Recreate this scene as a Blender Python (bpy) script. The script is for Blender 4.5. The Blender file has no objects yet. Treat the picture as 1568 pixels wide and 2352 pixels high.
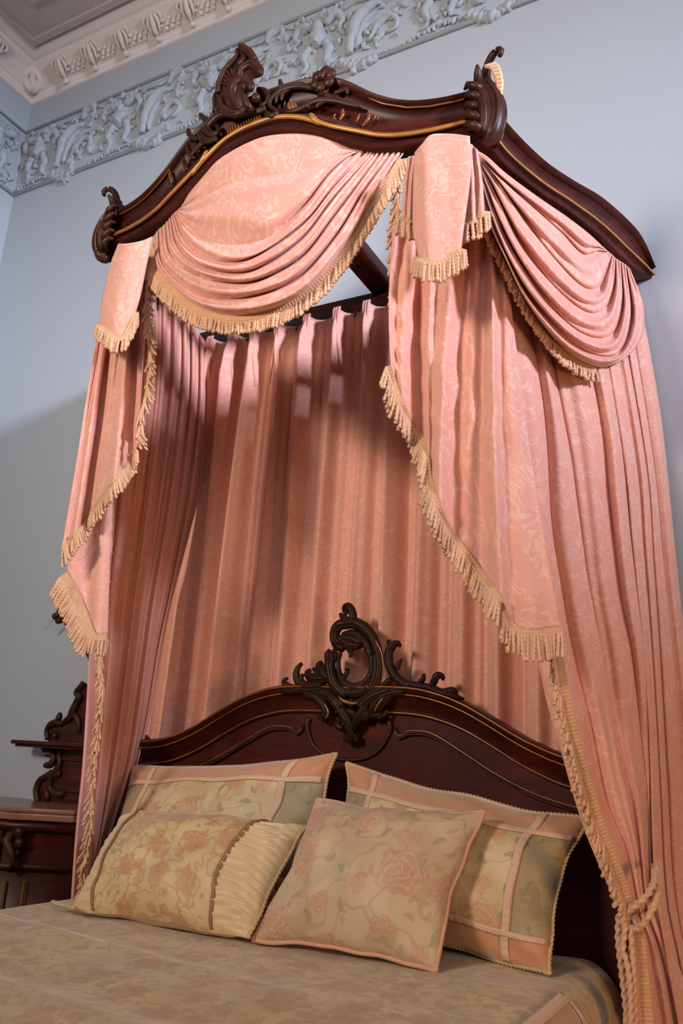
import bpy, math, random
import numpy as np
from mathutils import Vector, Matrix, noise
random.seed(7)
PI = math.pi
sc = bpy.context.scene
COL = sc.collection

# ------------------------------------------------------------------ camera
FPX = 1908.0
def cam_axes(yaw, pitch, roll):
    cy, sy, cp, sp, cr, sr = math.cos(yaw), math.sin(yaw), math.cos(pitch), math.sin(pitch), math.cos(roll), math.sin(roll)
    f = np.array([sy*cp, cy*cp, sp]); r = np.array([cy, -sy, 0.0]); u = np.cross(r, f)
    return cr*r+sr*u, -sr*r+cr*u, f
CR, CU, CF = cam_axes(-.503, .292, .057)
CL = np.array([1.294, -2.651, 1.201])
cd = bpy.data.cameras.new('camera'); cam = bpy.data.objects.new('camera', cd); COL.objects.link(cam)
cd.sensor_fit = 'VERTICAL'; cd.sensor_height = 36.0; cd.sensor_width = 24.0; cd.lens = FPX/2352*36
cd.dof.use_dof = True; cd.dof.focus_distance = 2.5; cd.dof.aperture_fstop = 4.6
cd.clip_start = .02
m = Matrix.Identity(4)
for i in range(3):
    m[i][0] = CR[i]; m[i][1] = CU[i]; m[i][2] = -CF[i]; m[i][3] = CL[i]
cam.matrix_world = m
sc.camera = cam

# ------------------------------------------------------------------ world, lights, exposure
sc.view_settings.view_transform = 'Standard'; sc.view_settings.look = 'None'
sc.view_settings.exposure = 0.0; sc.view_settings.gamma = 1.0
w = bpy.data.worlds.new('room_ambience'); sc.world = w; w.use_nodes = True
w.node_tree.nodes['Background'].inputs[0].default_value = (.70, .74, .88, 1)
w.node_tree.nodes['Background'].inputs[1].default_value = .17
def area(name, loc, to, sx, sy, power, col):
    l = bpy.data.lights.new(name, 'AREA'); l.shape = 'RECTANGLE'; l.size = sx; l.size_y = sy
    l.energy = power; l.color = col
    o = bpy.data.objects.new(name, l); COL.objects.link(o); o.location = loc
    o.rotation_euler = (Vector(to)-Vector(loc)).to_track_quat('-Z', 'Y').to_euler()
    return o
d_ = area('window_daylight', (7.2, -2.7, 4.45), (-.8, -.3, 3.0), .7, .7, 36, (.72, .76, 1.0)); d_.data.spread = math.radians(30)
k_ = area('window_front', (-1.2, -5.6, 3.1), (.1, -.2, 2.75), .9, .8, 43, (1.0, .85, .71)); k_.data.spread = math.radians(80)
area('skylit_window', (2.6, -5.2, 3.2), (.2, 0, 2.2), 1.4, 2.0, 34, (1.0, .94, .88))
area('lamp_glow_right', (2.9, -1.6, .9), (.3, -.3, 1.5), .35, .35, 17, (1.0, .52, .20))

# ------------------------------------------------------------------ pixel -> place helpers (points of the photo put on real planes)
def ray(px, py): return CF+CR*((px-784)/FPX)-CU*((py-1176)/FPX)
def at(px, py, y):
    d = ray(px, py); return CL+d*((y-CL[1])/d[1])
def atz(px, py, z):
    d = ray(px, py); return CL+d*((z-CL[2])/d[2])
def ybow(x): return -.84-.12*math.cos(PI/2*min(1, abs(x)/.67))
def S_front(px, py, off=0.0):
    y = -.9
    for i in range(7):
        p = at(px, py, y-off); y = ybow(p[0])
    return at(px, py, y-off)
SA, SB = np.array([.67, -.84, 0]), np.array([.98, 0, 0])
SN = np.array([(SB-SA)[1], -(SB-SA)[0], 0]); SN = SN/np.linalg.norm(SN)
def S_side(px, py, off=0.0):
    d = ray(px, py); t = ((SA+SN*off)-CL).dot(SN)/d.dot(SN); return CL+d*t

def smooth(pts, n, k=12):
    P = np.array(pts, float)
    if len(P) == 2:
        t = np.linspace(0, 1, n)[:, None]; return P[0]*(1-t)+P[1]*t
    Q = np.vstack([2*P[0]-P[1], P, 2*P[-1]-P[-2]])
    out = []
    for i in range(1, len(Q)-2):
        a, b, c, d = Q[i-1], Q[i], Q[i+1], Q[i+2]
        for j in range(k):
            t = j/k
            out.append(.5*((2*b)+(c-a)*t+(2*a-5*b+4*c-d)*t*t+(3*b-a-3*c+d)*t**3))
    out.append(P[-1]); out = np.array(out)
    L = np.concatenate([[0], np.cumsum(np.linalg.norm(np.diff(out[:, :3], axis=0), axis=1))])
    s = np.linspace(0, L[-1], n)
    return np.array([np.interp(s, L, out[:, k2]) for k2 in range(out.shape[1])]).T

# ------------------------------------------------------------------ materials
def newmat(name):
    m = bpy.data.materials.new(name); m.use_nodes = True
    nt = m.node_tree; b = nt.nodes['Principled BSDF']
    return m, nt, b
def nd(nt, typ, **kw):
    n = nt.nodes.new(typ)
    for k, v in kw.items():
        if k in ('operation', 'blend_type', 'data_type', 'feature', 'wave_type', 'bands_direction', 'interpolation', 'distance', 'normalize', 'noise_dimensions', 'rings_direction'):
            setattr(n, k, v)
    return n
def mth(nt, op, a, b=None, c=None):
    n = nt.nodes.new('ShaderNodeMath'); n.operation = op
    for i, v in enumerate((a, b, c)):
        if v is None: continue
        if isinstance(v, (int, float)): n.inputs[i].default_value = v
        else: nt.links.new(v, n.inputs[i])
    return n.outputs[0]
def vth(nt, op, a, b=None, s=None):
    n = nt.nodes.new('ShaderNodeVectorMath'); n.operation = op
    for i, v in enumerate((a, b)):
        if v is None: continue
        if isinstance(v, (tuple, list)): n.inputs[i].default_value = v
        else: nt.links.new(v, n.inputs[i])
    if s is not None: n.inputs['Scale'].default_value = s
    return n
def mix(nt, fac, a, b):
    n = nt.nodes.new('ShaderNodeMix'); n.data_type = 'RGBA'
    for i, v in ((0, fac), (6, a), (7, b)):
        if isinstance(v, (int, float)): n.inputs[i].default_value = v
        elif isinstance(v, (tuple, list)): n.inputs[i].default_value = tuple(v)+(1,) if len(v) == 3 else v
        else: nt.links.new(v, n.inputs[i])
    return n.outputs[2]
def nz(nt, vec, scale, detail=3, rough=.5):
    n = nt.nodes.new('ShaderNodeTexNoise'); n.inputs['Scale'].default_value = scale
    n.inputs['Detail'].default_value = detail; n.inputs['Roughness'].default_value = rough
    if vec is not None: nt.links.new(vec, n.inputs['Vector'])
    return n
def step(nt, v, lo, hi):
    n = nt.nodes.new('ShaderNodeMapRange'); n.interpolation_type = 'SMOOTHSTEP'
    nt.links.new(v, n.inputs[0]); n.inputs[1].default_value = lo; n.inputs[2].default_value = hi
    return n.outputs[0]
def bump(nt, b, h, strength, dist):
    n = nt.nodes.new('ShaderNodeBump'); n.inputs['Strength'].default_value = strength; n.inputs['Distance'].default_value = dist
    nt.links.new(h, n.inputs['Height']); nt.links.new(n.outputs[0], b.inputs['Normal'])

def damask(name, base, pat, scale=9, r0=.8, r1=.5):
    m, nt, b = newmat(name)
    uv = nt.nodes.new('ShaderNodeTexCoord').outputs['UV']
    wn = nz(nt, uv, scale*.55, 2)
    wv = vth(nt, 'SCALE', vth(nt, 'SUBTRACT', wn.outputs['Color'], (.5, .5, .5)).outputs[0], s=.16).outputs[0]
    p = vth(nt, 'ADD', uv, wv).outputs[0]
    wn2 = nz(nt, p, scale*2.2, 2)
    p2 = vth(nt, 'ADD', p, vth(nt, 'SCALE', vth(nt, 'SUBTRACT', wn2.outputs['Color'], (.5, .5, .5)).outputs[0], s=.035).outputs[0]).outputs[0]
    wn3 = nz(nt, p2, scale*7, 2); p2 = vth(nt, 'ADD', p2, vth(nt, 'SCALE', vth(nt, 'SUBTRACT', wn3.outputs['Color'], (.5, .5, .5)).outputs[0], s=.018).outputs[0]).outputs[0]
    vo = nt.nodes.new('ShaderNodeTexVoronoi'); vo.inputs['Scale'].default_value = scale*1.1
    nt.links.new(p2, vo.inputs['Vector'])
    loc = vth(nt, 'SUBTRACT', vth(nt, 'SCALE', p2, s=scale*1.1).outputs[0], vth(nt, 'SCALE', vo.outputs['Position'], s=scale*1.1).outputs[0]).outputs[0]
    sp = nt.nodes.new('ShaderNodeSeparateXYZ'); nt.links.new(loc, sp.inputs[0])
    ang = mth(nt, 'ARCTAN2', sp.outputs[1], sp.outputs[0])
    d = vo.outputs['Distance']
    spiral = mth(nt, 'SINE', mth(nt, 'ADD', mth(nt, 'MULTIPLY', d, 17.0), mth(nt, 'MULTIPLY', ang, 3.0)))
    a = step(nt, spiral, -.15, .35)
    body = step(nt, nz(nt, p, scale*1.3, 1).outputs[0], .40, .52)
    mask = mth(nt, 'MULTIPLY', a, body)
    big = nz(nt, uv, 3.0, 2).outputs[0]
    c = mix(nt, mask, base, pat)
    c = mix(nt, mth(nt, 'MULTIPLY', big, .18), c, tuple(x*.93 for x in base))
    nt.links.new(c, b.inputs['Base Color'])
    nt.links.new(mth(nt, 'ADD', r0, mth(nt, 'MULTIPLY', mask, r1-r0)), b.inputs['Roughness'])
    b.inputs['Specular IOR Level'].default_value = .35
    b.inputs['Sheen Weight'].default_value = .25; b.inputs['Sheen Roughness'].default_value = .5
    b.inputs['Sheen Tint'].default_value = (1, .85, .8, 1)
    weave = nz(nt, uv, 420, 1).outputs[0]
    bump(nt, b, mth(nt, 'ADD', mth(nt, 'MULTIPLY', mask, .8), mth(nt, 'MULTIPLY', weave, .5)), .5, .0012)
    return m

def flowers(nt, uv, scale, col_in, petal, line, R=.36, seed=0.0, prob=.5, petals=5):
    """scattered roses: returns colour mixed over col_in"""
    p = vth(nt, 'ADD', vth(nt, 'SCALE', uv, s=scale).outputs[0], (seed, seed*1.7, 0)).outputs[0]
    wn = nz(nt, p, 2.0, 2)
    p = vth(nt, 'ADD', p, vth(nt, 'SCALE', vth(nt, 'SUBTRACT', wn.outputs['Color'], (.5, .5, .5)).outputs[0], s=.22).outputs[0]).outputs[0]
    wn3 = nz(nt, p, 7.0, 3); p = vth(nt, 'ADD', p, vth(nt, 'SCALE', vth(nt, 'SUBTRACT', wn3.outputs['Color'], (.5, .5, .5)).outputs[0], s=.20).outputs[0]).outputs[0]
    vo = nt.nodes.new('ShaderNodeTexVoronoi'); vo.voronoi_dimensions = '2D'; vo.inputs['Scale'].default_value = 1.0; vo.inputs['Randomness'].default_value = .8
    nt.links.new(p, vo.inputs['Vector'])
    loc = vth(nt, 'SUBTRACT', p, vo.outputs['Position']).outputs[0]
    sp = nt.nodes.new('ShaderNodeSeparateXYZ'); nt.links.new(loc, sp.inputs[0])
    ang = mth(nt, 'ARCTAN2', sp.outputs[1], sp.outputs[0])
    r = mth(nt, 'SQRT', mth(nt, 'ADD', mth(nt, 'MULTIPLY', sp.outputs[0], sp.outputs[0]), mth(nt, 'MULTIPLY', sp.outputs[1], sp.outputs[1])))
    lob = mth(nt, 'ABSOLUTE', mth(nt, 'COSINE', mth(nt, 'MULTIPLY', ang, petals/2)))
    edge = mth(nt, 'MULTIPLY', mth(nt, 'ADD', .72, mth(nt, 'MULTIPLY', lob, .28)), R)
    inside = step(nt, mth(nt, 'SUBTRACT', edge, r), -.01, .02)
    rings = mth(nt, 'SINE', mth(nt, 'ADD', mth(nt, 'MULTIPLY', r, 62), mth(nt, 'MULTIPLY', mth(nt, 'SINE', mth(nt, 'ADD', mth(nt, 'MULTIPLY', ang, petals), mth(nt, 'MULTIPLY', r, 16))), 1.9)))
    rl = step(nt, rings, .1, .6)
    sc_ = nt.nodes.new('ShaderNodeSeparateColor'); nt.links.new(vo.outputs['Color'], sc_.inputs[0])
    pick = step(nt, sc_.outputs[0], 1-prob-.01, 1-prob+.01)
    f = mth(nt, 'MULTIPLY', inside, pick)
    c = mix(nt, rl, petal, line)
    return mix(nt, mth(nt, 'MULTIPLY', f, .62), col_in, c)
def leaves(nt, uv, scale, col_in, green, prob=.6, seed=3.0, asp=2.4, R=.30):
    p = vth(nt, 'ADD', vth(nt, 'SCALE', uv, s=scale).outputs[0], (seed, seed, 0)).outputs[0]
    vo = nt.nodes.new('ShaderNodeTexVoronoi'); vo.voronoi_dimensions = '2D'; vo.inputs['Scale'].default_value = 1.0
    nt.links.new(p, vo.inputs['Vector'])
    loc = vth(nt, 'SUBTRACT', p, vo.outputs['Position']).outputs[0]
    sc_ = nt.nodes.new('ShaderNodeSeparateColor'); nt.links.new(vo.outputs['Color'], sc_.inputs[0])
    vr = nt.nodes.new('ShaderNodeVectorRotate'); vr.rotation_type = 'Z_AXIS'
    nt.links.new(loc, vr.inputs['Vector']); nt.links.new(mth(nt, 'MULTIPLY', sc_.outputs[1], 6.28), vr.inputs['Angle'])
    sp = nt.nodes.new('ShaderNodeSeparateXYZ'); nt.links.new(vr.outputs[0], sp.inputs[0])
    x2 = mth(nt, 'MULTIPLY', sp.outputs[0], sp.outputs[0])
    yb_ = mth(nt, 'ADD', sp.outputs[1], mth(nt, 'MULTIPLY', x2, -1.5))
    y2 = mth(nt, 'MULTIPLY', yb_, yb_)
    r = mth(nt, 'SQRT', mth(nt, 'ADD', x2, mth(nt, 'MULTIPLY', y2, asp*asp)))
    f = mth(nt, 'MULTIPLY', step(nt, mth(nt, 'SUBTRACT', R, r), -.01, .03), step(nt, sc_.outputs[0], 1-prob, 1-prob+.02))
    return mix(nt, mth(nt, 'MULTIPLY', f, .65), col_in, green)
def scrolls(nt, uv, scale, col_in, col, amt=.5):
    wn = nz(nt, uv, scale*.6, 2)
    p = vth(nt, 'ADD', uv, vth(nt, 'SCALE', vth(nt, 'SUBTRACT', wn.outputs['Color'], (.5, .5, .5)).outputs[0], s=1.2/scale).outputs[0]).outputs[0]
    v = mth(nt, 'ABSOLUTE', mth(nt, 'SUBTRACT', nz(nt, p, scale, 1).outputs[0], .5))
    f = mth(nt, 'SUBTRACT', 1.0, step(nt, v, .012, .035))
    return mix(nt, mth(nt, 'MULTIPLY', f, amt), col_in, col)
def brocade(name, base, base2, petal, line, green, scroll, fs=9, border=None, rough=.55, prob=.5):
    m, nt, b = newmat(name)
    uv = nt.nodes.new('ShaderNodeTexCoord').outputs['UV']
    c = mix(nt, step(nt, nz(nt, uv, 7, 2).outputs[0], .35, .65), base, base2)
    c = scrolls(nt, uv, fs*1.6, c, scroll, .55)
    c = leaves(nt, uv, fs*2.6, c, green, .55)
    c = leaves(nt, uv, fs*3.3, c, scroll, .5, 8.0, 2.0)
    c = flowers(nt, uv, fs*1.9, c, petal, line, .34, 5.0, .4)
    c = flowers(nt, uv, fs, c, petal, line, .36, 0.0, prob)
    nt.links.new(c, b.inputs['Base Color'])
    b.inputs['Roughness'].default_value = rough
    b.inputs['Sheen Weight'].default_value = .3; b.inputs['Sheen Roughness'].default_value = .4
    wv = nz(nt, uv, 500, 1).outputs[0]
    bw = nt.nodes.new('ShaderNodeRGBToBW'); nt.links.new(c, bw.inputs[0])
    bump(nt, b, mth(nt, 'ADD', mth(nt, 'MULTIPLY', wv, .4), bw.outputs[0]), .4, .001)
    return m
def plain(name, col, rough=.6, var=.12, scale=12, metal=0.0, sheen=0.0, bmp=0.0, bscale=200, spec=.5, coat=0.0):
    m, nt, b = newmat(name)
    tc = nt.nodes.new('ShaderNodeTexCoord').outputs['Object']
    n = nz(nt, tc, scale, 4).outputs[0]
    c = mix(nt, n, tuple(x*(1-var) for x in col), tuple(min(1, x*(1+var)) for x in col))
    nt.links.new(c, b.inputs['Base Color'])
    b.inputs['Roughness'].default_value = rough; b.inputs['Metallic'].default_value = metal
    b.inputs['Sheen Weight'].default_value = sheen; b.inputs['Specular IOR Level'].default_value = spec
    b.inputs['Coat Weight'].default_value = coat; b.inputs['Coat Roughness'].default_value = .15
    if bmp: bump(nt, b, nz(nt, tc, bscale, 2).outputs[0], bmp, .002)
    return m
def wood(name, col, col2, rough=.32, scale=3.0):
    m, nt, b = newmat(name)
    tc = nt.nodes.new('ShaderNodeTexCoord').outputs['Object']
    mp = nt.nodes.new('ShaderNodeMapping'); mp.inputs['Scale'].default_value = (2.0, 8.0, 14.0); nt.links.new(tc, mp.inputs[0])
    n1 = nz(nt, mp.outputs[0], scale, 6, .6).outputs[0]
    n2 = nz(nt, tc, 3.5, 3).outputs[0]
    f = mth(nt, 'MULTIPLY', step(nt, n1, .3, .7), step(nt, n2, .2, .8))
    nt.links.new(mix(nt, f, col, col2), b.inputs['Base Color'])
    nt.links.new(mth(nt, 'ADD', rough-.06, mth(nt, 'MULTIPLY', n1, .14)), b.inputs['Roughness'])
    b.inputs['Specular IOR Level'].default_value = .26
    return m

M = {}
M['wall'] = plain('grey_blue_wall_paint', (.395, .44, .48), .75, .03, 2, bmp=.15, bscale=120, spec=.3)
M['relief'] = plain('grey_blue_plaster_relief', (.375, .42, .455), .75, .06, 8, spec=.3)
M['ceil'] = plain('ceiling_paint', (.56, .49, .46), .8, .05, 3, bmp=.25, bscale=90, spec=.2)
M['cornice'] = plain('cream_pink_cornice_paint', (.80, .71, .66), .7, .05, 6, spec=.3)
M['floor'] = wood('oak_floor', (.16, .08, .04), (.24, .13, .07), .45)
M['pink'] = damask('salmon_pink_damask', (.70, .34, .255), (.745, .43, .335), 15, .8, .6)
M['pink_swag'] = damask('salmon_pink_damask_satin', (.69, .325, .245), (.75, .44, .345), 11, .6, .34)
M['pink_fine'] = damask('salmon_pink_damask_small_figure', (.71, .34, .25), (.76, .42, .32), 20, .8, .65)
M['fringe'] = plain('peach_gold_bullion_cord', (.66, .37, .20), .45, .22, 55, sheen=.5)
M['braid'] = plain('peach_gold_braid', (.58, .32, .16), .5, .25, 70, sheen=.4)
M['mahogany'] = wood('dark_mahogany', (.030, .0045, .0028), (.095, .014, .007), .40)
M['panel'] = wood('figured_mahogany_panel', (.036, .005, .003), (.10, .013, .007), .5); M['panel'].node_tree.nodes['Principled BSDF'].inputs['Specular IOR Level'].default_value = .12
M['carved'] = wood('carved_dark_walnut', (.030, .008, .004), (.078, .024, .011), .42)
M['carved_dark'] = wood('carved_near_black_walnut', (.014, .005, .003), (.045, .015, .008), .38)
M['gilt'] = plain('worn_gilt_edge', (.40, .17, .035), .38, .5, 18, metal=.35)
M['bronze'] = plain('rubbed_gold_moulding', (.24, .09, .025), .28, .6, 25, metal=.3)
M['marble'] = plain('brown_marble', (.27, .115, .07), .25, .35, 14)
M['cream'] = plain('cream_satin', (.66, .50, .28), .42, .08, 10, sheen=.4)
M['lace'] = plain('pale_pink_lace', (.66, .44, .30), .7, .18, 160, sheen=.3, bmp=.8, bscale=260)
M['gimp'] = plain('brown_gimp_braid', (.30, .16, .06), .6, .3, 120)
M['cord'] = plain('gold_twisted_cord', (.52, .36, .17), .45, .3, 90, sheen=.3)
M['piping'] = plain('rose_piping', (.62, .31, .20), .6, .1, 30, sheen=.3)
M['peach'] = plain('peach_velvet_border', (.54, .26, .13), .7, .18, 22, sheen=.6)
M['iron'] = plain('dark_iron_hook', (.02, .02, .02), .4, .1)
M['sham'] = brocade('cream_floral_brocade', (.55, .42, .22), (.66, .52, .32), (.60, .33, .18), (.50, .22, .12), (.25, .25, .14), (.46, .34, .15), 6.0)
M['green'] = brocade('grey_green_floral_brocade', (.26, .22, .12), (.36, .28, .15), (.44, .30, .17), (.36, .22, .12), (.20, .20, .12), (.40, .30, .16), 8)
M['gold_broc'] = brocade('golden_floral_brocade', (.58, .42, .20), (.64, .47, .25), (.54, .27, .12), (.44, .19, .08), (.33, .32, .18), (.42, .25, .09), 9.5, prob=.7)
M['rose_broc'] = brocade('rose_patterned_brocade', (.54, .40, .26), (.58, .44, .28), (.55, .26, .18), (.60, .40, .28), (.33, .28, .18), (.44, .30, .16), 6.0, prob=.45)
M['spread'] = brocade('muted_green_gold_brocade', (.54, .41, .225), (.62, .475, .265), (.46, .27, .18), (.44, .25, .14), (.34, .31, .18), (.40, .28, .15), 8.0, rough=.6)
m, nt, b = newmat('clear_glass'); b.inputs['Base Color'].default_value = (.95, .97, 1, 1); b.inputs['Transmission Weight'].default_value = 1; b.inputs['Roughness'].default_value = .05; M['glass'] = m

# ------------------------------------------------------------------ object helpers
def mesh(name, V, Fs, mat, parent=None, uv=None, sm=True, kind=None, label=None):
    me = bpy.data.meshes.new(name)
    me.from_pydata([tuple(map(float, v)) for v in V], [], Fs)
    if uv is not None:
        ul = me.uv_layers.new(name='UVMap'); li = np.empty(len(me.loops), dtype=np.int32)
        me.loops.foreach_get('vertex_index', li)
        ul.data.foreach_set('uv', np.array(uv, dtype=np.float32)[li].ravel())
    if sm: me.polygons.foreach_set('use_smooth', [True]*len(me.polygons))
    me.materials.append(mat); me.update()
    o = bpy.data.objects.new(name, me); COL.objects.link(o)
    if parent is not None:
        o.parent = parent
        if parent.type == 'EMPTY': o.location = -Vector(parent.location)
    if kind: o['kind'] = kind
    if label: o['label'] = label
    return o
def thing(name, label, cat, loc, group=None):
    o = bpy.data.objects.new(name, None); COL.objects.link(o); o.location = Vector([float(a) for a in loc]); o.empty_display_size = .05
    o['label'] = label; o['category'] = cat
    if group: o['group'] = group
    return o
class MB:
    def __init__(s): s.V = []; s.F = []
    def add(s, V, Fs):
        k = len(s.V); s.V.extend(V); s.F.extend([tuple(i+k for i in f) for f in Fs])
    def box(s, lo, hi):
        x0, y0, z0 = lo; x1, y1, z1 = hi
        s.add([(x0, y0, z0), (x1, y0, z0), (x1, y1, z0), (x0, y1, z0), (x0, y0, z1), (x1, y0, z1), (x1, y1, z1), (x0, y1, z1)],
              [(3, 2, 1, 0), (4, 5, 6, 7), (0, 1, 5, 4), (1, 2, 6, 5), (2, 3, 7, 6), (3, 0, 4, 7)])
    def tube(s, P, R, n=8, flat=1.0, nrm=None, lobes=0, pitch=.016, lob=.3, cap=True, phase=0.0):
        P = np.array(P, float); N = len(P)
        R = np.full(N, R, float) if np.isscalar(R) else np.array(R, float)
        T = np.gradient(P, axis=0); T /= (np.linalg.norm(T, axis=1)[:, None]+1e-9)
        up = np.array(nrm if nrm is not None else (0, -1, 0), float)
        V = []; L = 0
        prev = None
        for i in range(N):
            t = T[i]
            a = up-t*up.dot(t) if (prev is None or nrm is not None) else prev-t*prev.dot(t)
            if np.linalg.norm(a) < 1e-3: a = np.cross(t, (1, 0, 0))
            a /= np.linalg.norm(a); prev = a; bb = np.cross(t, a)
            if i: L += np.linalg.norm(P[i]-P[i-1])
            for j in range(n):
                th = 2*PI*j/n; r = R[i]
                if lobes: r *= 1+lob*math.cos(lobes*th-2*PI*L/pitch*1.0+phase)
                V.append(P[i]+a*(r*flat*math.cos(th))+bb*(r*math.sin(th)))
        Fs = [(i*n+j, i*n+(j+1) % n, (i+1)*n+(j+1) % n, (i+1)*n+j) for i in range(N-1) for j in range(n)]
        if cap: Fs += [tuple(range(n-1, -1, -1)), tuple((N-1)*n+j for j in range(n))]
        s.add(V, Fs)
    def ball(s, c, r, nu=8, nv=6, sc=(1, 1, 1)):
        V = []; Fs = []
        for i in range(nv+1):
            ph = PI*i/nv
            for j in range(nu):
                th = 2*PI*j/nu
                V.append((c[0]+r*sc[0]*math.sin(ph)*math.cos(th), c[1]+r*sc[1]*math.sin(ph)*math.sin(th), c[2]+r*sc[2]*math.cos(ph)))
        for i in range(nv):
            for j in range(nu): Fs.append((i*nu+j, i*nu+(j+1) % nu, (i+1)*nu+(j+1) % nu, (i+1)*nu+j))
        s.add(V, Fs)
    def build(s, name, mat, parent=None, **k): return mesh(name, s.V, s.F, mat, parent, **k)
def gridmesh(name, P, mat, parent=None, thick=.003, **k):
    nu, nv = P.shape[0], P.shape[1]
    V = P.reshape(-1, 3)
    Fs = [(i*nv+j, (i+1)*nv+j, (i+1)*nv+j+1, i*nv+j+1) for i in range(nu-1) for j in range(nv-1)]
    mu, mv = nv//2, nu//2
    ul = np.concatenate([[0], np.cumsum(np.linalg.norm(np.diff(P[:, mu], axis=0), axis=1))])
    vl = np.concatenate([[0], np.cumsum(np.linalg.norm(np.diff(P[mv], axis=0), axis=1))])
    uv = np.array([(ul[i]+.37, 3-vl[j]) for i in range(nu) for j in range(nv)])
    o = mesh(name, V, Fs, mat, parent, uv=uv, **k)
    if thick:
        md = o.modifiers.new('cloth_thickness', 'SOLIDIFY'); md.thickness = thick; md.offset = 0
    return o
def interp_cols(cols, nu, nv):
    Cc = np.array([smooth(c, nv) for c in cols]); k = len(cols); out = np.empty((nu, nv, 2))
    Q = np.concatenate([[2*Cc[0]-Cc[1]], Cc, [2*Cc[-1]-Cc[-2]]])
    for i in range(nu):
        x = i/(nu-1)*(k-1); a = min(int(x), k-2); t = x-a
        p0, p1, p2, p3 = Q[a], Q[a+1], Q[a+2], Q[a+3]
        out[i] = .5*((2*p1)+(p2-p0)*t+(2*p0-5*p1+4*p2-p3)*t*t+(3*p1-p0-3*p2+p3)*t**3)
    return out
def arch(x, p=2.2):
    f = x-math.floor(x); return 1-abs(2*f-1)**p
def nzv(x, y, z): return noise.noise(Vector((x, y, z)))
def cloth(name, mat, cols, nu, nv, surf, fold, parent, thick=.003, **k):
    """cols: photo polylines of the cloth's folds; surf(px,py,u,v,off) puts them on the real hanging plane"""
    G = interp_cols(cols, nu, nv); P = np.empty((nu, nv, 3)); K = len(cols)-1
    for i in range(nu):
        u = i/(nu-1)
        for j in range(nv):
            v = j/(nv-1)
            P[i, j] = surf(G[i, j, 0], G[i, j, 1], u, v, fold(u, v, u*K))
    return gridmesh(name, P, mat, parent, thick, **k), P
OUT = np.array([.35, -.94, 0.0])
def fringe(parent, H, L=.075, braid=.022, space=.0060, r=.0043, out=None, grav=.75, sgn=1, name='fringe', jitter=.10, depth=.006, maxcords=400):
    """twisted bullion fringe sewn along the hem H (3D polyline): scalloped braid plus cords"""
    H = smooth(H, 80, 6); out = np.array(out if out is not None else OUT, float)
    seg = np.linalg.norm(np.diff(H, axis=0), axis=1); tot = seg.sum(); n = max(3, min(maxcords, int(tot/space)))
    Hs = smooth(H, n, 4); T = np.gradient(Hs, axis=0); T /= np.linalg.norm(T, axis=1)[:, None]+1e-9
    N_ = np.cross(T, out)*sgn; N_ /= np.linalg.norm(N_, axis=1)[:, None]
    mb = MB(); base = Hs+N_*braid*.85+out*depth
    rnd = random.Random(len(Hs)*7+int(tot*1000))
    for i in range(n):
        d = N_[i]*(1-grav)+np.array([0, 0, -1.0])*grav+np.array([rnd.uniform(-1, 1), rnd.uniform(-1, 1)*.5, 0])*jitter
        d /= np.linalg.norm(d); l = L*rnd.uniform(.9, 1.08); k = max(8, int(l/.0034))
        sag = out*rnd.uniform(-.004, .006)
        pts = [base[i]+d*l*t+sag*math.sin(PI*t) for t in np.linspace(0, 1, k)]
        rr = [r*(.95 if 0 < q < k-1 else .75)*(1.2 if q in (k-2, k-3) else 1) for q in range(k)]
        mb.tube(pts, rr, 6, lobes=2, pitch=.0105, lob=.32, phase=rnd.uniform(0, 6))
    f = mb.build(name, M['fringe'], parent, kind='stuff')
    nb = max(20, int(tot/.0022)); Hb = smooth(H, nb, 4); T = np.gradient(Hb, axis=0); T /= np.linalg.norm(T, axis=1)[:, None]+1e-9
    Nb = np.cross(T, out)*sgn; Nb /= np.linalg.norm(Nb, axis=1)[:, None]
    G = np.empty((nb, 7, 3))
    for i in range(nb):
        w = .5+.5*math.cos(2*PI*i/4)
        for j in range(7):
            t = j/6; G[i, j] = Hb[i]+Nb[i]*(braid*(t-.06))+out*(depth*.6+.0018*w+(.0035 if j in (0, 6) else 0)+.002*math.sin(PI*t))
    gridmesh('braid', G, M['braid'], f, .002)
    return f
def rope(mb, P, r, n=6, pitch=.03, lobes=2, space=.003):
    P = np.array(P, float); L = np.linalg.norm(np.diff(P, axis=0), axis=1).sum()
    P = smooth(P, max(8, int(L/space)), 6); mb.tube(P, r, max(n, 8), lobes=lobes, pitch=pitch, lob=.28)

# ------------------------------------------------------------------ the room
RL, RR, RF, RH = -2.455, 5.5, -6.0, 5.06
def struct(name, mb, mat, **k): o = mb.build(name, mat, sm=k.get('sm', False)); o['kind'] = 'structure'; return o
mb = MB(); mb.box((RL-.12, 0, 0), (RR, .12, RH+.1)); struct('wall_back', mb, M['wall'])
mb = MB(); mb.box((RL-.12, RF, 0), (RL, 0, RH+.1)); struct('wall_left', mb, M['wall'])
mb = MB(); mb.box((RL-.12, RF, -.1), (RR, .12, 0)); struct('floor', mb, M['floor'])
mb = MB(); mb.box((RL-.12, RF, RH), (RR, .12, RH+.12))
# raised panel mouldings of the ceiling
def ring(mb, inset, z, wd, hh):
    x0, y0, x1, y1 = RL+inset, -inset, RR-inset, RF+inset
    mb.box((x0, y0-wd, z-hh), (x1, y0, z)); mb.box((x0, y1, z-hh), (x0+wd, y0-wd, z))
ring(mb, .215, RH, .035, .02); ring(mb, .42, RH, .03, .02); ring(mb, .47, RH, .05, .035); ring(mb, .62, RH, .03, .025)
struct('ceiling', mb, M['ceil'])
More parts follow.
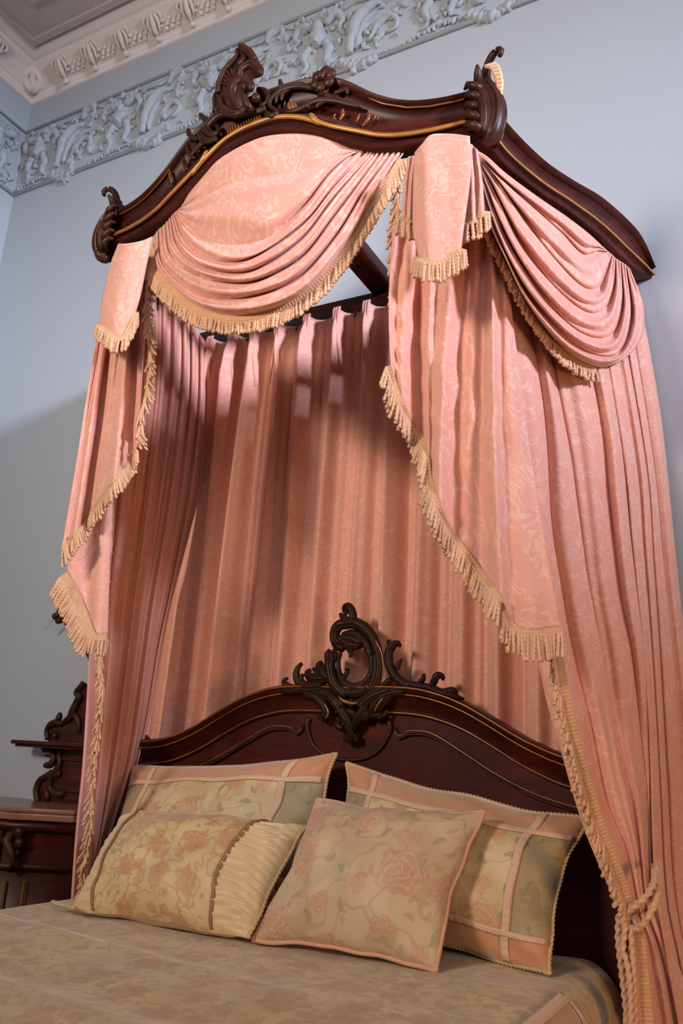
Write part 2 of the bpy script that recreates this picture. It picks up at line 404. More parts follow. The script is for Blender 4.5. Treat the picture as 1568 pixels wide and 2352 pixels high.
# cornice: moulded cove swept along back and left wall
prof = [(0.0, 4.885), (.012, 4.885), (.018, 4.90), (.030, 4.905), (.034, 4.92), (.045, 4.925), (.06, 4.94), (.085, 4.955), (.115, 4.985), (.145, 5.005), (.165, 5.012), (.172, 5.03), (.20, 5.032), (.215, 5.045), (.26, 5.045), (.27, 5.06), (.27, 5.08), (0, 5.08)]
mb = MB()
CS = .74
pb = [(RL+a*CS, -a*CS, z) for a, z in prof]
A = [(RR, -a*CS, z) for a, z in prof]; B = [(RL+a*CS, RF, z) for a, z in prof]; n = len(prof)
mb.add(A+pb+B, [(i, i+1, n+i+1, n+i) for i in range(n-1)]+[(n+i, n+i+1, 2*n+i+1, 2*n+i) for i in range(n-1)])
n0 = len(mb.V)   # swept profile stays smooth
# acanthus leaves and small drops on the cove
def rough(mb, amp, fr, start):
    for i in range(start, len(mb.V)):
        v = mb.V[i]; q = Vector((float(v[0]), float(v[1]), float(v[2])))*fr
        d = noise.noise_vector(q)+noise.noise_vector(q*2.3)*.5
        mb.V[i] = np.array(v, float)+np.array([d.x, d.y*.6, d.z])*amp
def on_back(s, a, z): return np.array([s, -a, z])
def on_left(s, a, z): return np.array([RL+a, -s, z])
def cove(a): return float(np.interp(a, [p[0] for p in prof[:13]], [p[1] for p in prof[:13]]))
def corn_leaf(mb, f, s):
    for dx, l, r in ((0, .105, .020), (-.028, .085, .013), (.028, .085, .013), (-.048, .055, .009), (.048, .055, .009)):
        pts = []
        for t in np.linspace(0, 1, 7):
            a = .16-l*t; pts.append(f(s+dx*(.5+.7*math.sin(PI*t*.8)), a+.012*math.sin(PI*t)+.006, cove(a)-.004-.010*t))
        mb.tube(pts, [r*.8*(.5+math.sin(PI*min(1, t*.9+.1))*.6) for t in np.linspace(0, 1, 7)], 6)
    e = f(s, .05, cove(.05)-.02); mb.ball(e, .016)
def corn_small(mb, f, s):
    for dz, dx in ((0, 0), (.02, .012), (.038, -.008)):
        mb.ball(f(s+dx, .07+dz, cove(.07+dz)-.003), .013, 6, 4)
    mb.ball(f(s+.022, .10, cove(.10)-.004), .010, 6, 4); mb.ball(f(s-.024, .09, cove(.09)-.004), .011, 6, 4)
s = RL+.32
while s < 1.6:
    ob_ = lambda s_, a, z: on_back(s_, a*CS, z)
    corn_leaf(mb, ob_, s)
    for q in (.065, .105, .145): corn_small(mb, ob_, s+q)
    s += .23
s = .36
while s < 2.4:
    ol_ = lambda s_, a, z: on_left(s_, a*CS, z)
    corn_leaf(mb, ol_, s)
    for q in (.065, .105, .145): corn_small(mb, ol_, s+q)
    s += .23
for a0 in (.0, .03, -.03):
    pts = [np.array([RL+.05+.08*t+a0*math.sin(PI*t), -.05-.08*t+a0*math.sin(PI*t), cove(.06+.12*t)-.02]) for t in np.linspace(0, 1, 7)]
    mb.tube(pts, [.012, .02, .024, .024, .02, .015, .01], 6)
rough(mb, .006, 45, n0)
struct('trim_1', mb, M['cornice'], sm=True)
# plaster frieze in the wall colour: scrolling foliage, masks and garlands, swept round the corner
mb = MB()
def fr_pt(f):
    return lambda s, z, d: f(s, d*.32-.002, z)
def frieze_unit(mb, P, s0, k, W=.62):
    rn = random.Random(k)
    def st(pts, rads, fl=.8, d0=.012):
        pts = smooth(pts, 14, 5); rr = np.interp(np.linspace(0, 1, 14), np.linspace(0, 1, len(rads)), rads)
        mb.tube([P(s0+p[0], p[1], d0+r_*.6+ (p[2] if len(p) > 2 else 0)) for p, r_ in zip(pts, rr)], rr, 6)
    # mask / rosette lump with drooping locks
    cx, cz = .12, 4.50
    mb.ball(P(s0+cx, cz, .02), .050, 20, 14, (.9, .8, 1.2)); mb.ball(P(s0+cx, cz+.055, .05), .030, 12, 9); mb.ball(P(s0+cx, cz-.03, .085), .020, 8, 6)
    mb.ball(P(s0+cx-.03, cz+.015, .075), .016, 6, 5); mb.ball(P(s0+cx+.03, cz+.015, .075), .016, 6, 5)
    for sg in (-1, 1):
        st([(cx+sg*.03, 4.57), (cx+sg*.10, 4.60), (cx+sg*.13, 4.55), (cx+sg*.10, 4.51)], [.022, .026, .018, .008])
        st([(cx+sg*.04, 4.46), (cx+sg*.07, 4.40), (cx+sg*.05, 4.34), (cx+sg*.09, 4.31)], [.022, .022, .016, .006])
        for q in range(3): st([(cx+sg*(.02+.02*q), 4.60), (cx+sg*(.04+.03*q), 4.64+.01*q), (cx+sg*(.06+.035*q), 4.63)], [.010, .013, .005])
    # tall curling leaf
    st([(.30, 4.33), (.31, 4.42), (.34, 4.52), (.40, 4.57), (.46, 4.56)], [.020, .030, .038, .028, .010])
    st([(.34, 4.34), (.35, 4.43), (.385, 4.50), (.43, 4.52)], [.012, .018, .020, .008])
    st([(.44, 4.60), (.46, 4.66), (.51, 4.67), (.53, 4.63), (.50, 4.60)], [.016, .020, .020, .014, .007])
    st([(.40, 4.36), (.44, 4.44), (.50, 4.46), (.54, 4.42), (.52, 4.37), (.48, 4.38)], [.012, .018, .020, .017, .013, .008])
    st([(.24, 4.62), (.30, 4.64), (.38, 4.625), (.44, 4.64), (.52, 4.655), (.60, 4.63)], [.010, .015, .012, .015, .012, .012])
    st([(.26, 4.46), (.24, 4.52), (.26, 4.57), (.30, 4.58)], [.010, .016, .014, .006])
    for q in range(16):
        a = rn.uniform(0, W); z = rn.uniform(4.31, 4.65); mb.ball(P(s0+a, z, .02), rn.uniform(.010, .020), 8, 6)
    for q in range(26):
        a = rn.uniform(0, W); z = rn.uniform(4.36, 4.6); an = rn.uniform(0, 6); l = rn.uniform(.025, .055)
        st([(a, z), (a+l*math.cos(an), z+l*math.sin(an)), (a+l*1.4*math.cos(an+.7), z+l*1.4*math.sin(an+.7))], [.008, .015, .004])
    # bottom garland of beads and blossoms
    q = 0.0
    while q < W:
        big = .25 < q < .45; zz = 4.275+.02*math.sin(q/W*2*PI)-(.03*math.sin((q-.25)/.2*PI) if big else 0)
        mb.ball(P(s0+q, zz, .018), .026*rn.uniform(.8, 1.2) if big else .013, 6, 5)
        if big: mb.ball(P(s0+q+rn.uniform(-.02, .02), zz+rn.uniform(-.03, .03), .028), .017, 6, 5)
        q += .024
for k in range(6): frieze_unit(mb, fr_pt(on_back), RL+.04+k*.62, k)
for k in range(4): frieze_unit(mb, fr_pt(on_left), .06+k*.62, 20+k)
rough(mb, .013, 32, 0)
for z0, z1, d in ((4.235, 4.25, .018), (4.675, 4.685, .014)):
    mb.box((RL, -d, z0), (RR, 0, z1)); mb.box((RL, RF, z0), (RL+d, -d, z1))
struct('trim_2', mb, M['relief'], sm=True)


# ------------------------------------------------------------------ wooden half canopy
can = thing('bed_canopy', 'serpentine dark mahogany half canopy with gilt edges and carved crest fixed high on the wall', 'canopy', (0, -.4, 2.85))
SX = [0, .06, .12, .2, .28, .34, .40, .47, .53, .6, .67]
ZB = [2.998, 2.997, 2.985, 2.955, 2.905, 2.87, 2.852, 2.855, 2.862, 2.866, 2.868]
ZT = [3.165, 3.165, 3.165, 3.16, 3.13, 3.075, 3.032, 3.005, 2.999, 3.005, 3.02]
def zb_(x): return float(np.interp(abs(x), SX, ZB))
def zt_(x): return float(np.interp(abs(x), SX, ZT))
RP = [(-.035, 0.0), (.006, 0.0), (.012, .03), (.010, .20), (.020, .24), (.022, .30), (.012, .34), (.000, .42), (-.004, .60), (.002, .74), (.012, .80), (.008, .84), (.022, .87), (.028, .93), (.020, .99), (-.035, 1.0)]
def sweep_rail(stations, name, parent, mat):
    # stations: (point xy, outward xy, zbottom, ztop)
    V = []; n = len(RP)
    for p, o, a, b_ in stations:
        for d, f in RP: V.append((p[0]+o[0]*d, p[1]+o[1]*d, a+(b_-a)*f))
    Fs = [(i*n+j, (i+1)*n+j, (i+1)*n+(j+1) % n, i*n+(j+1) % n) for i in range(len(stations)-1) for j in range(n)]
    Fs += [tuple(range(n)), tuple((len(stations)-1)*n+j for j in range(n-1, -1, -1))]
    o = mesh(name, V, Fs, mat, parent); md = o.modifiers.new('e', 'EDGE_SPLIT'); md.split_angle = math.radians(40); return o
def smooth_z(l, x, w_=.02): return sum(l(x+q*w_) for q in (-2, -1, 0, 1, 2))/5
def fst(x):
    e = 1e-3; t = np.array([2*e, ybow(x+e)-ybow(x-e)]); t /= np.linalg.norm(t)
    return ((x, ybow(x)), (t[1], -t[0]), smooth_z(zb_, x), smooth_z(zt_, x))
front = [fst(x) for x in np.linspace(-.672, .672, 90)]
sweep_rail(front, 'front_rail', can, M['mahogany'])
TS = [0, .1, .28, .45, .64, .84, .93, 1.0]
SBZ = [2.860, 2.822, 2.822, 2.838, 2.839, 2.820, 2.823, 2.835]; STZ = [3.0, 2.955, 2.935, 2.951, 2.982, 2.978, 2.945, 2.875]
sp_ = smooth([(t, a, b_) for t, a, b_ in zip(TS, SBZ, STZ)], 60, 8)
def side_st(sg):
    out = []
    for t, a, b_ in sp_:
        t = min(1, max(0, t)); p = SA+(SB-SA)*t
        out.append(((sg*p[0], p[1]), (sg*SN[0], SN[1]), a, max(b_, a+.03)))
    return out if sg > 0 else out[::-1]
for sg in (1, -1): sweep_rail(side_st(sg), 'side_rail', can, M['mahogany'])
# gilt mouldings: one central arch, two side runs that overlap it, two side-rail runs
def fsurf(x, z, d=.024):
    st_ = fst(x); return np.array([x+st_[1][0]*d, ybow(x)+st_[1][1]*d, z])
GX = [0, .1, .21, .29]; GZ = [3.048, 3.033, 2.975, 2.935]
mb = MB(); gq = smooth([(-.25, 2.957), (-.20, 2.992), (-.13, 3.030), (-.06, 3.047), (0, 3.050), (.06, 3.047), (.13, 3.028), (.19, 2.998), (.225, 2.975)], 60); mb.tube([fsurf(x, z, .019) for x, z in gq], [.0035]+[.0085]*58+[.004], 8, flat=.7, nrm=(0, -1, 0)); mb.build('gilt_moulding', M['gilt'], can)
for sg in (-1, 1):
    pts = [(.185, 3.022), (.20, 2.995), (.25, 2.962), (.33, 2.925), (.40, 2.897), (.47, 2.888), (.55, 2.893), (.62, 2.905), (.66, 2.912)]
    q = smooth(pts, 50); mb = MB(); mb.tube([fsurf(sg*x, z, .021) for x, z in q], [.004]+[.010]*3+[.0075]*46, 8, flat=.7, nrm=(0, -1, 0)); mb.build('gilt_moulding', M['gilt'], can)
    mb = MB(); S = side_st(sg)
    mb.tube([np.array([s_[0][0]+s_[1][0]*.022, s_[0][1]+s_[1][1]*.022, s_[2]+(s_[3]-s_[2])*.27]) for s_ in S], .0045, 8, flat=.7, nrm=(sg*.9, -.3, 0))
    mb.build('gilt_moulding', M['gilt'], can)
    mb = MB(); mb.tube([fsurf(sg*x, zt_(x)-.024, .018) for x in np.linspace(.36, .65, 40)], .003, 6); mb.build('gilt_line', M['bronze'], can)
# underside boards, wall rail, centre beam
mb = MB(); mb.box((-.95, -.045, 2.912), (.95, -.001, 3.006)); mb.build('back_rail', M['mahogany'], can)
mb = MB(); mb.box((-.055, -.935, 3.0), (.040, -.045, 3.05)); mb.build('centre_beam', M['mahogany'], can)
# carving strokes on the front rail, radii in photo pixels -> metres
def px2m(P): return np.linalg.norm(P-CL)/FPX
def strokes(mb, L, S, flat=.7, n=8, res=4, ridge=True, k=1.0):
    for st in L:
        q = smooth([s_[:3] for s_ in st], max(8, len(st)*res), 8)
        P = np.array([S(a, b_, 0) for a, b_, c in q]); R = [max(.0012, k*c*px2m(p)) for (a, b_, c), p in zip(q, P)]
        P = P-np.array([0, 1, 0])*np.array(R)[:, None]*flat*.4
        mb.tube(P, R, n, flat=flat)
        if ridge and max(R) > .008:
            mb.tube(P-np.array([0, 1, 0])*np.array(R)[:, None]*flat*.85, np.array(R)*.28, 5)
def spiral(cx, cy, r0, r1, a0, turns, w0, w1, n=14):
    return [(cx+(r0+(r1-r0)*t)*math.cos(a0+turns*2*PI*t), cy+(r0+(r1-r0)*t)*math.sin(a0+turns*2*PI*t), w0+(w1-w0)*t) for t in np.linspace(0, 1, n)]
SF = lambda a, b_, o: S_front(a, b_, .02+o)
mb = MB()
strokes(mb, [
 # left half, hugging the top of the rail
 [(537, 262, 9), (510, 265, 11), (487, 283, 12), (478, 300, 11), (492, 312, 8), (503, 300, 6), (497, 288, 5)],
 [(500, 320, 7), (476, 326, 9), (462, 312, 9), (470, 296, 6)],
 [(468, 330, 8), (452, 345, 8), (440, 362, 6), (430, 380, 4)],
 [(458, 352, 5), (449, 337, 7), (440, 330, 4)], [(446, 366, 5), (434, 350, 6), (429, 338, 4)],
 [(430, 392, 4), (424, 374, 5), (419, 362, 3)], [(395, 432, 3), (391, 420, 4), (386, 410, 2)],
 [(456, 322, 5), (442, 316, 6), (434, 306, 6), (433, 298, 4)], [(492, 288, 6), (478, 280, 7), (466, 270, 6), (460, 263, 4)],
 [(495, 262, 8), (500, 246, 10), (498, 226, 9), (500, 212, 6)],
], SF)
mb.build('acanthus_carving', M['carved'], can, label='carved scrolling leaves on the left shoulder of the rail')
mb = MB()
strokes(mb, [
 # right half
 [(612, 262, 6), (625, 268, 7), (636, 262, 6), (632, 252, 4), (622, 246, 5), (620, 236, 6), (632, 222, 7), (650, 208, 8), (680, 200, 8), (712, 202, 7), (745, 213, 5)],
 [(648, 212, 6), (636, 226, 5), (634, 238, 3)], [(664, 206, 6), (650, 218, 5), (646, 232, 3)],
 [(654, 256, 4), (668, 257, 6), (690, 252, 7), (708, 242, 7), (735, 232, 8), (770, 233, 7), (800, 240, 6), (830, 246, 4)],
 [(706, 250, 4), (714, 240, 6), (730, 232, 5)], [(726, 248, 4), (734, 240, 6), (752, 232, 5)],
 [(640, 215, 4), (646, 200, 6), (643, 185, 4)], [(672, 204, 6), (690, 196, 7), (706, 200, 4)],
 [(768, 216, 5), (785, 210, 6), (797, 207, 5), (797, 217, 3)],
 [(745, 218, 6), (775, 228, 6), (806, 240, 5)],
], SF)
mb.build('acanthus_carving', M['carved'], can, label='carved scrolling leaves on the right shoulder of the rail')
FL = [[(663, 238, 3), (664, 246, 4), (668, 252, 2)], [(671, 237, 3), (672, 246, 4), (675, 250, 2)], [(678, 238, 2), (680, 246, 3), (680, 250, 2)],
 [(787, 252, 3), (787, 265, 5), (780, 277, 2)], [(848, 262, 3), (845, 275, 5), (832, 290, 2)], [(392, 392, 2), (390, 402, 3), (395, 420, 2)], [(418, 375, 2), (421, 385, 3), (424, 395, 2)], [(770, 262, 2), (766, 270, 2), (772, 274, 1.5)],
 [(826, 262, 2), (822, 272, 3), (818, 280, 1.5)], [(864, 262, 1.5), (861, 270, 2), (858, 276, 1)], [(872, 262, 1.5), (869, 270, 2), (866, 276, 1)]]
FL += [[(524+q*6.2, 306-q*2.0, 2), (523+q*6.2, 296-q*2.0, 2.6), (520+q*6.2, 288-q*2.0, 1.5)] for q in range(13)]
for st_ in FL:
    mb = MB(); strokes(mb, [st_], SF, ridge=False); mb.build('gilded_flute', M['bronze'], can)
# shell crest at the centre, standing up from the rail
shell = MB()
out_ = [(562, 100), (579, 116), (592, 136), (606, 158), (601, 176), (580, 182), (584, 201), (573, 214), (567, 232), (585, 250), (575, 264), (540, 275), (512, 264), (499, 240), (494, 205), (503, 172), (518, 153), (540, 136), (546, 112)]
o2 = smooth(out_+[out_[0]], 60, 6)[:-1]
cc = np.array([547, 190.0]); rings = [(1.0, -.012), (1.0, .012), (.86, .030), (.62, .042), (.35, .046), (.0, .046)]
Vv = []; nn = len(o2)
for s_, d in rings:
    for k, p in enumerate(o2):
        q = cc+(p-cc)*s_*np.array([1, 1]); Vv.append(SF(q[0], q[1], d+(.004*math.sin(k*1.25)*s_ if 0 < s_ < 1 else 0)))
Ff = [(i*nn+j, i*nn+(j+1) % nn, (i+1)*nn+(j+1) % nn, (i+1)*nn+j) for i in range(len(rings)-1) for j in range(nn)]+[tuple(range(nn-1, -1, -1))]
shell.add(Vv, Ff)
SH = lambda a, b_, o: S_front(a, b_, .060+o)
strokes(shell, [[(549, 252, 5), (535, 225, 9), (540, 200, 11), (556, 185, 10), (570, 192, 8), (578, 200, 9), (575, 210, 6)],
 [(560, 250, 6), (550, 262, 8), (530, 262, 9), (512, 248, 8), (505, 225, 7)],
 [(550, 180, 8), (560, 160, 10), (580, 150, 10), (594, 160, 9), (600, 172, 6), (590, 170, 4)], [(552, 105, 6), (560, 112, 8), (574, 122, 8), (586, 140, 8)], [(546, 115, 5), (545, 130, 6), (530, 148, 7), (516, 165, 7), (505, 190, 7), (500, 215, 5)],
 [(562, 128, 5), (560, 140, 6), (548, 150, 6)]], SH)
for q in range(9):
    a = math.radians(200+q*13); strokes(shell, [[(545, 205, 2.2), (545+38*math.cos(a), 205+40*math.sin(a), 3.0), (545+50*math.cos(a)*.95, 205+52*math.sin(a), 1.5)]], lambda x, y, o: S_front(x, y, .062), ridge=False)
strokes(shell, [spiral(600, 228, 21, 10, -1.9, .85, 7, 5), [(575, 262, 8), (595, 258, 9), (612, 250, 7)]], SF); shell.ball(SF(588, 226, .02), .016)
shell.build('shell_crest', M['carved'], can, label='carved shell crest standing at the centre')
fl = MB(); cF = S_front(743, 184, .03)
for q in range(6):
    a = q*PI/3+.3; fl.ball(cF+np.array([.026*math.cos(a), -.004, .026*math.sin(a)]), .019, 10, 8, (1, .55, 1))
fl.ball(cF+np.array([0, -.014, 0]), .012, 10, 8); fl.tube([cF+np.array([0, .01, -.02]), cF+np.array([-.01, .012, -.05])], .014, 8)
fl.build('carved_flower', M['carved'], can, label='six-petalled carved flower on the crest')
# corner brackets with curled leaf tips
def bracket(sg):
    base = np.array([sg*.675, -.845, 0]); dr = np.array([sg*.93, -.36, 0]); tg = np.array([dr[1], -dr[0], 0])*sg
    br = MB()
    path = [(.0, 2.828, .012), (.022, 2.845, .024), (.034, 2.885, .028), (.034, 2.93, .029), (.024, 2.975, .027), (.008, 3.015, .023), (.000, 3.045, .018), (.002, 3.075, .014), (.012, 3.102, .012), (.028, 3.120, .011), (.046, 3.122, .010), (.056, 3.110, .009), (.050, 3.096, .006)]
    q = smooth(path, 44, 6)
    for off, k in ((0, 1.0), (-.020, .75), (.020, .75), (-.034, .5), (.034, .5)):
        sel = q if off == 0 else q[4:30]
        br.tube([base+dr*(o+.008 if off == 0 else o-.006)+tg*off*(1-.35*abs(z-2.93)/.1)+np.array([0, 0, z]) for o, z, r in sel], [r*k for o, z, r in sel], 10, nrm=dr)
    for off in (-.016, .016):
        br.tube([base+dr*(o+r*.9+.004)+tg*off+np.array([0, 0, z]) for o, z, r in q[2:26]], .005, 6)
    for sd in (-1, 1):   # overlapping leaf edges wrapping back on to the rails
        for q2 in range(5):
            z = 2.855+q2*.033; a0 = base+tg*sd*.030+dr*.018
            br.tube([a0+np.array([0, 0, z]), a0+tg*sd*.016-dr*.010+np.array([0, 0, z+.012]), a0+tg*sd*.022-dr*.030+np.array([0, 0, z+.026]), a0+tg*sd*.018-dr*.045+np.array([0, 0, z+.022])], [.014, .013, .009, .004], 8)
        br.tube([base+tg*sd*.040+np.array([.0, 0, 2.99])+dr*p_[0]+np.array([0, 0, p_[1]]) for p_ in [(.018*math.cos(t), .018*math.sin(t)) for t in np.linspace(0, 5.2, 14)]], .007, 6)
    for sd in (-1, 1):
        br.tube([base+tg*sd*.02+np.array([0, 0, 3.02]), base+tg*sd*.035+dr*.01+np.array([0, 0, 3.05]), base+tg*sd*.05+dr*.02+np.array([0, 0, 3.06])], [.016, .012, .004], 8)
    b_ = br.build('corner_bracket', M['carved'], can)
    g = MB(); g.tube([base+dr*(o+r*.55)+tg*.030*sg*-1+np.array([0, 0, z]) for o, z, r in q[4:26]], .0035, 6); g.build('gilt_line', M['bronze'], b_)
for sg in (1, -1): bracket(sg)
# small gathered scrap of pink braid caught on the right bracket
mb = MB(); c0 = np.array([.70, -.845, 3.07])
for q in range(5): rope(mb, [c0+np.array([-.012+.006*q, -.02, .01]), c0+np.array([.012+.004*q, -.03, -.02]), c0+np.array([.024+.003*q, -.02, -.07]), c0+np.array([.022, -.01, -.13])], .0045, pitch=.012)
o = mb.build('tassel', M['fringe']); o['label'] = 'small bunch of pink cord looped over the right front corner of the canopy'; o['category'] = 'tassel'

# ------------------------------------------------------------------ back curtain
bc = thing('back_curtain', 'pinch-pleated pink damask curtain hanging flat against the wall behind the headboard', 'curtain', (0, -.06, .5))
pl = [-.90, -.805, -.69, -.578, -.457, -.319, -.181, -.049, .085, .22, .35, .48, .61, .74, .87]
NX, NZ = 560, 90; X = np.linspace(-.885, .93, NX); P = np.empty((NX, NZ, 3))
for i, x in enumerate(X):
    k = min(range(len(pl)), key=lambda q: abs(pl[q]-x)); dx = x-pl[k]
    l = pl[k-1] if k > 0 else pl[k]-.12; r = pl[k+1] if k < len(pl)-1 else pl[k]+.12
    half = (r-pl[k] if dx > 0 else pl[k]-l)/2; ph = dx/half
    for j in range(NZ):
        t = j/(NZ-1); z = 2.925-t*2.3
        pin = math.exp(-((z-2.80)/.05)**2) if z > 2.80 else 1.0
        top = max(0, 1-(2.925-z)/.20); low = 1-top
        g = math.exp(-(dx/.013)**2)*.045*(1 if z > 2.835 else math.exp(-((2.835-z)/.09)**1.5))
        wide = (.5+.5*math.cos(PI*ph+.5*math.sin(k*2.1+z)))**1.4*.060*low*(1+.35*math.sin(k*2.3+z*.9))
        sub = .005*low*math.cos(PI*ph*3+k)+.022*nzv(x*7, z*.8, 2)*low
        lean = -.05*t*max(0, -x-.2)-.0
        scal = .010*(1-abs(ph))**.5*0+(.006*math.cos(PI*ph))*(1 if j == 0 else 0)
        P[i, j] = (x+lean, -.062-g-wide-sub, z+scal)
gridmesh('curtain_panel', P, M['pink_fine'], bc, .002)
for k in range(1, 13):   # three fingers of each pinch pleat
    mb = MB()
    for q in (-.011, 0, .011):
        mb.tube([(pl[k]+q, -.100, 2.938), (pl[k]+q, -.108, 2.92), (pl[k]+q*.8, -.110, 2.88), (pl[k]+q*.35, -.106, 2.845), (pl[k]+q*.8, -.106, 2.80), (pl[k]+q*1.6, -.100, 2.74), (pl[k]+q*2.2, -.09, 2.66)], [.005, .0065, .0065, .0055, .0065, .006, .002], 8)
    mb.build('pinch_pleat', M['pink_fine'], bc)
for x in (-.63, -.385, -.115, .15, .41):
    mb = MB(); mb.tube([(x, -.068, 2.925), (x+.004, -.074, 2.905), (x-.002, -.072, 2.895), (x-.006, -.070, 2.905)], .0035, 6); mb.build('curtain_hook', M['iron'], bc)

# ------------------------------------------------------------------ left side curtain
lc = thing('side_curtain', 'long pink side curtain left of the bed with a narrow hanging fringe', 'curtain', (-.85, -.4, .6))
cols = [
 [(258, 590), (236, 900), (216, 1200), (207, 1400), (204, 1510), (190, 1750), (175, 1900), (163, 2070)],
 [(300, 588), (286, 900), (262, 1200), (240, 1400), (232, 1510), (214, 1750), (196, 1900), (182, 2070)],
 [(345, 610), (338, 900), (306, 1200), (280, 1400), (272, 1510), (248, 1720), (226, 1900), (200, 2060)],
 [(385, 650), (378, 900), (345, 1180), (314, 1400), (300, 1510), (272, 1720), (240, 1890), (208, 2040)],
 [(420, 706), (418, 900), (385, 1170), (350, 1380), (332, 1510), (298, 1740), (256, 1890), (216, 2020)],
 [(450, 756), (448, 930), (424, 1150), (388, 1350), (360, 1480), (322, 1700), (270, 1880), (224, 2005)],
 [(482, 800), (480, 950), (458, 1130), (418, 1290), (387, 1410), (344, 1640), (305, 1800), (265, 1905), (230, 1990)]]
def y_lc(u, v): return (-.83+.77*u)*(1-v)+(-.46+.26*u)*v if v < 1 else -.46+.26*u
def fold_lc(u, v, k):
    a = .024*(1-.35*v); s = math.sin(2*PI*u*9+.6*math.sin(5*v)); s2 = math.sin(2*PI*u*19+1+v*2)
    lo = min(1, max(0, (v-.2)/.35)); s3 = math.sin(2*PI*u*4.3+.8+.7*math.sin(4*v)); return a*((s*.8+.25*s2)*(1-.62*lo)+.9*lo*s3)+.016*nzv(u*5, v*3, 1)
_, PLC = cloth('curtain_panel', M['pink_fine'], cols, 190, 110, lambda a, b_, u, v, o: at(a, b_, y_lc(u, v)-o), fold_lc, lc)
H = [at(a, b_, yy) for a, b_, yy in ((241, 1470, -.66), (237, 1540, -.66), (243, 1600, -.65), (232, 1680, -.63), (226, 1740, -.62), (218, 1800, -.61), (216, 1880, -.60), (204, 1950, -.58), (200, 2010, -.56), (190, 2055, -.55))]
fringe(lc, H, .042, .006, .0050, .0032, grav=.85, sgn=1, jitter=.45, depth=.008)
H = [at(a, b_, -.74) for a, b_ in ((262, 1135), (263, 1200), (258, 1270), (253, 1340), (250, 1400), (247, 1450))]
fringe(lc, H, .040, .008, .007, .0034, grav=.8, sgn=1, jitter=.4)

# ------------------------------------------------------------------ right side curtain (tied back)
rc = thing('side_curtain', 'wide pink side curtain right of the bed, gathered low by a twisted cord', 'curtain', (.9, -.4, .6))
cols = [
 [(1112, 385), (1150, 700), (1192, 1150), (1234, 1510), (1290, 1730), (1346, 1915), (1415, 2070), (1448, 2118)],
 [(1150, 420), (1248, 900), (1270, 1194), (1290, 1341), (1314, 1488), (1353, 1652), (1389, 1837), (1436, 1956), (1466, 2105)],
 [(1200, 470), (1305, 988), (1329, 1145), (1354, 1341), (1384, 1510), (1400, 1620), (1425, 1753), (1454, 1887), (1480, 2085)],
 [(1290, 530), (1383, 949), (1403, 1145), (1427, 1366), (1451, 1500), (1469, 1681), (1483, 1826), (1492, 2062)],
 [(1350, 560), (1432, 1022), (1457, 1243), (1487, 1500), (1501, 1717), (1503, 1880), (1504, 2030)]]
def y_rc(u, v): return (-.80+.50*u)*(1-v**1.1)+(-.34+.10*u)*v**1.1
def fold_rc(u, v, k):
    a = .045*(1-.6*v); return a*(arch(k+.08*math.sin(v*5))-.6)+.007*math.sin(k*2*PI*1.6+1.5*v+math.sin(k*3))*(1-.4*v)+.02*nzv(k*1.3, v*2.2, 3)
_, PRC = cloth('gathered_panel', M['pink'], cols, 170, 120, lambda a, b_, u, v, o: at(a, b_, y_rc(u, v)-o), fold_rc, rc)
cols = [
 [(1345, 560), (1428, 1022), (1452, 1243), (1478, 1500), (1492, 1717), (1502, 2000), (1530, 2200), (1570, 2420)],
 [(1375, 575), (1457, 1035), (1478, 1265), (1498, 1520), (1512, 1760), (1528, 2050), (1556, 2200), (1600, 2430)],
 [(1402, 590), (1481, 1047), (1501, 1292), (1518, 1537), (1534, 1800), (1556, 2100), (1640, 2440)],
 [(1425, 600), (1497, 1035), (1522, 1280), (1545, 1500), (1570, 1800), (1600, 2130), (1660, 2450)],
 [(1440, 610), (1474, 720), (1508, 900), (1525, 1022), (1550, 1268), (1570, 1450), (1604, 1700), (1650, 2150), (1700, 2460)]]
def fold_rl(u, v, k): return .028*(arch(k)-.5)*(1-.2*v)+.005*math.sin(k*9+v*2)+.02*nzv(k*1.2, v*2.2, 7)
_, PRL = cloth('loose_panel', M['pink'], cols, 110, 110, lambda a, b_, u, v, o: at(a, b_, -.30+.26*u+ (0)-o), fold_rl, rc)
cols = [[(1452, 2112), (1466, 2160), (1478, 2240), (1488, 2330), (1496, 2440)], [(1466, 2105), (1486, 2160), (1502, 2260), (1514, 2340), (1528, 2440)],
        [(1480, 2088), (1508, 2160), (1530, 2240), (1548, 2330), (1570, 2440)], [(1504, 2040), (1526, 2110), (1552, 2200), (1585, 2300), (1620, 2440)]]
_, PRT = cloth('gathered_tail', M['pink'], cols, 60, 40, lambda a, b_, u, v, o: at(a, b_, -.35+.1*u-o), lambda u, v, k: .022*(arch(k)-.5)+.006*math.sin(k*9), rc)
H = [at(a, b_, yy) for a, b_, yy in ((1282, 1450, -.66), (1300, 1560, -.64), (1319, 1650, -.62), (1340, 1740, -.59), (1366, 1830, -.55), (1394, 1910, -.52), (1424, 1990, -.49), (1446, 2050, -.46), (1462, 2100, -.44))]
fringe(rc, H, .045, .024, .0060, .0043, grav=.86, sgn=1, jitter=.2)
H = [at(a, b_, yy) for a, b_, yy in ((1474, 2130, -.42), (1482, 2200, -.42), (1490, 2280, -.42), (1496, 2350, -.42), (1502, 2430, -.42))]
fringe(rc, H, .11, .032, .0060, .0043, grav=.88, sgn=1, jitter=.12, depth=.012)

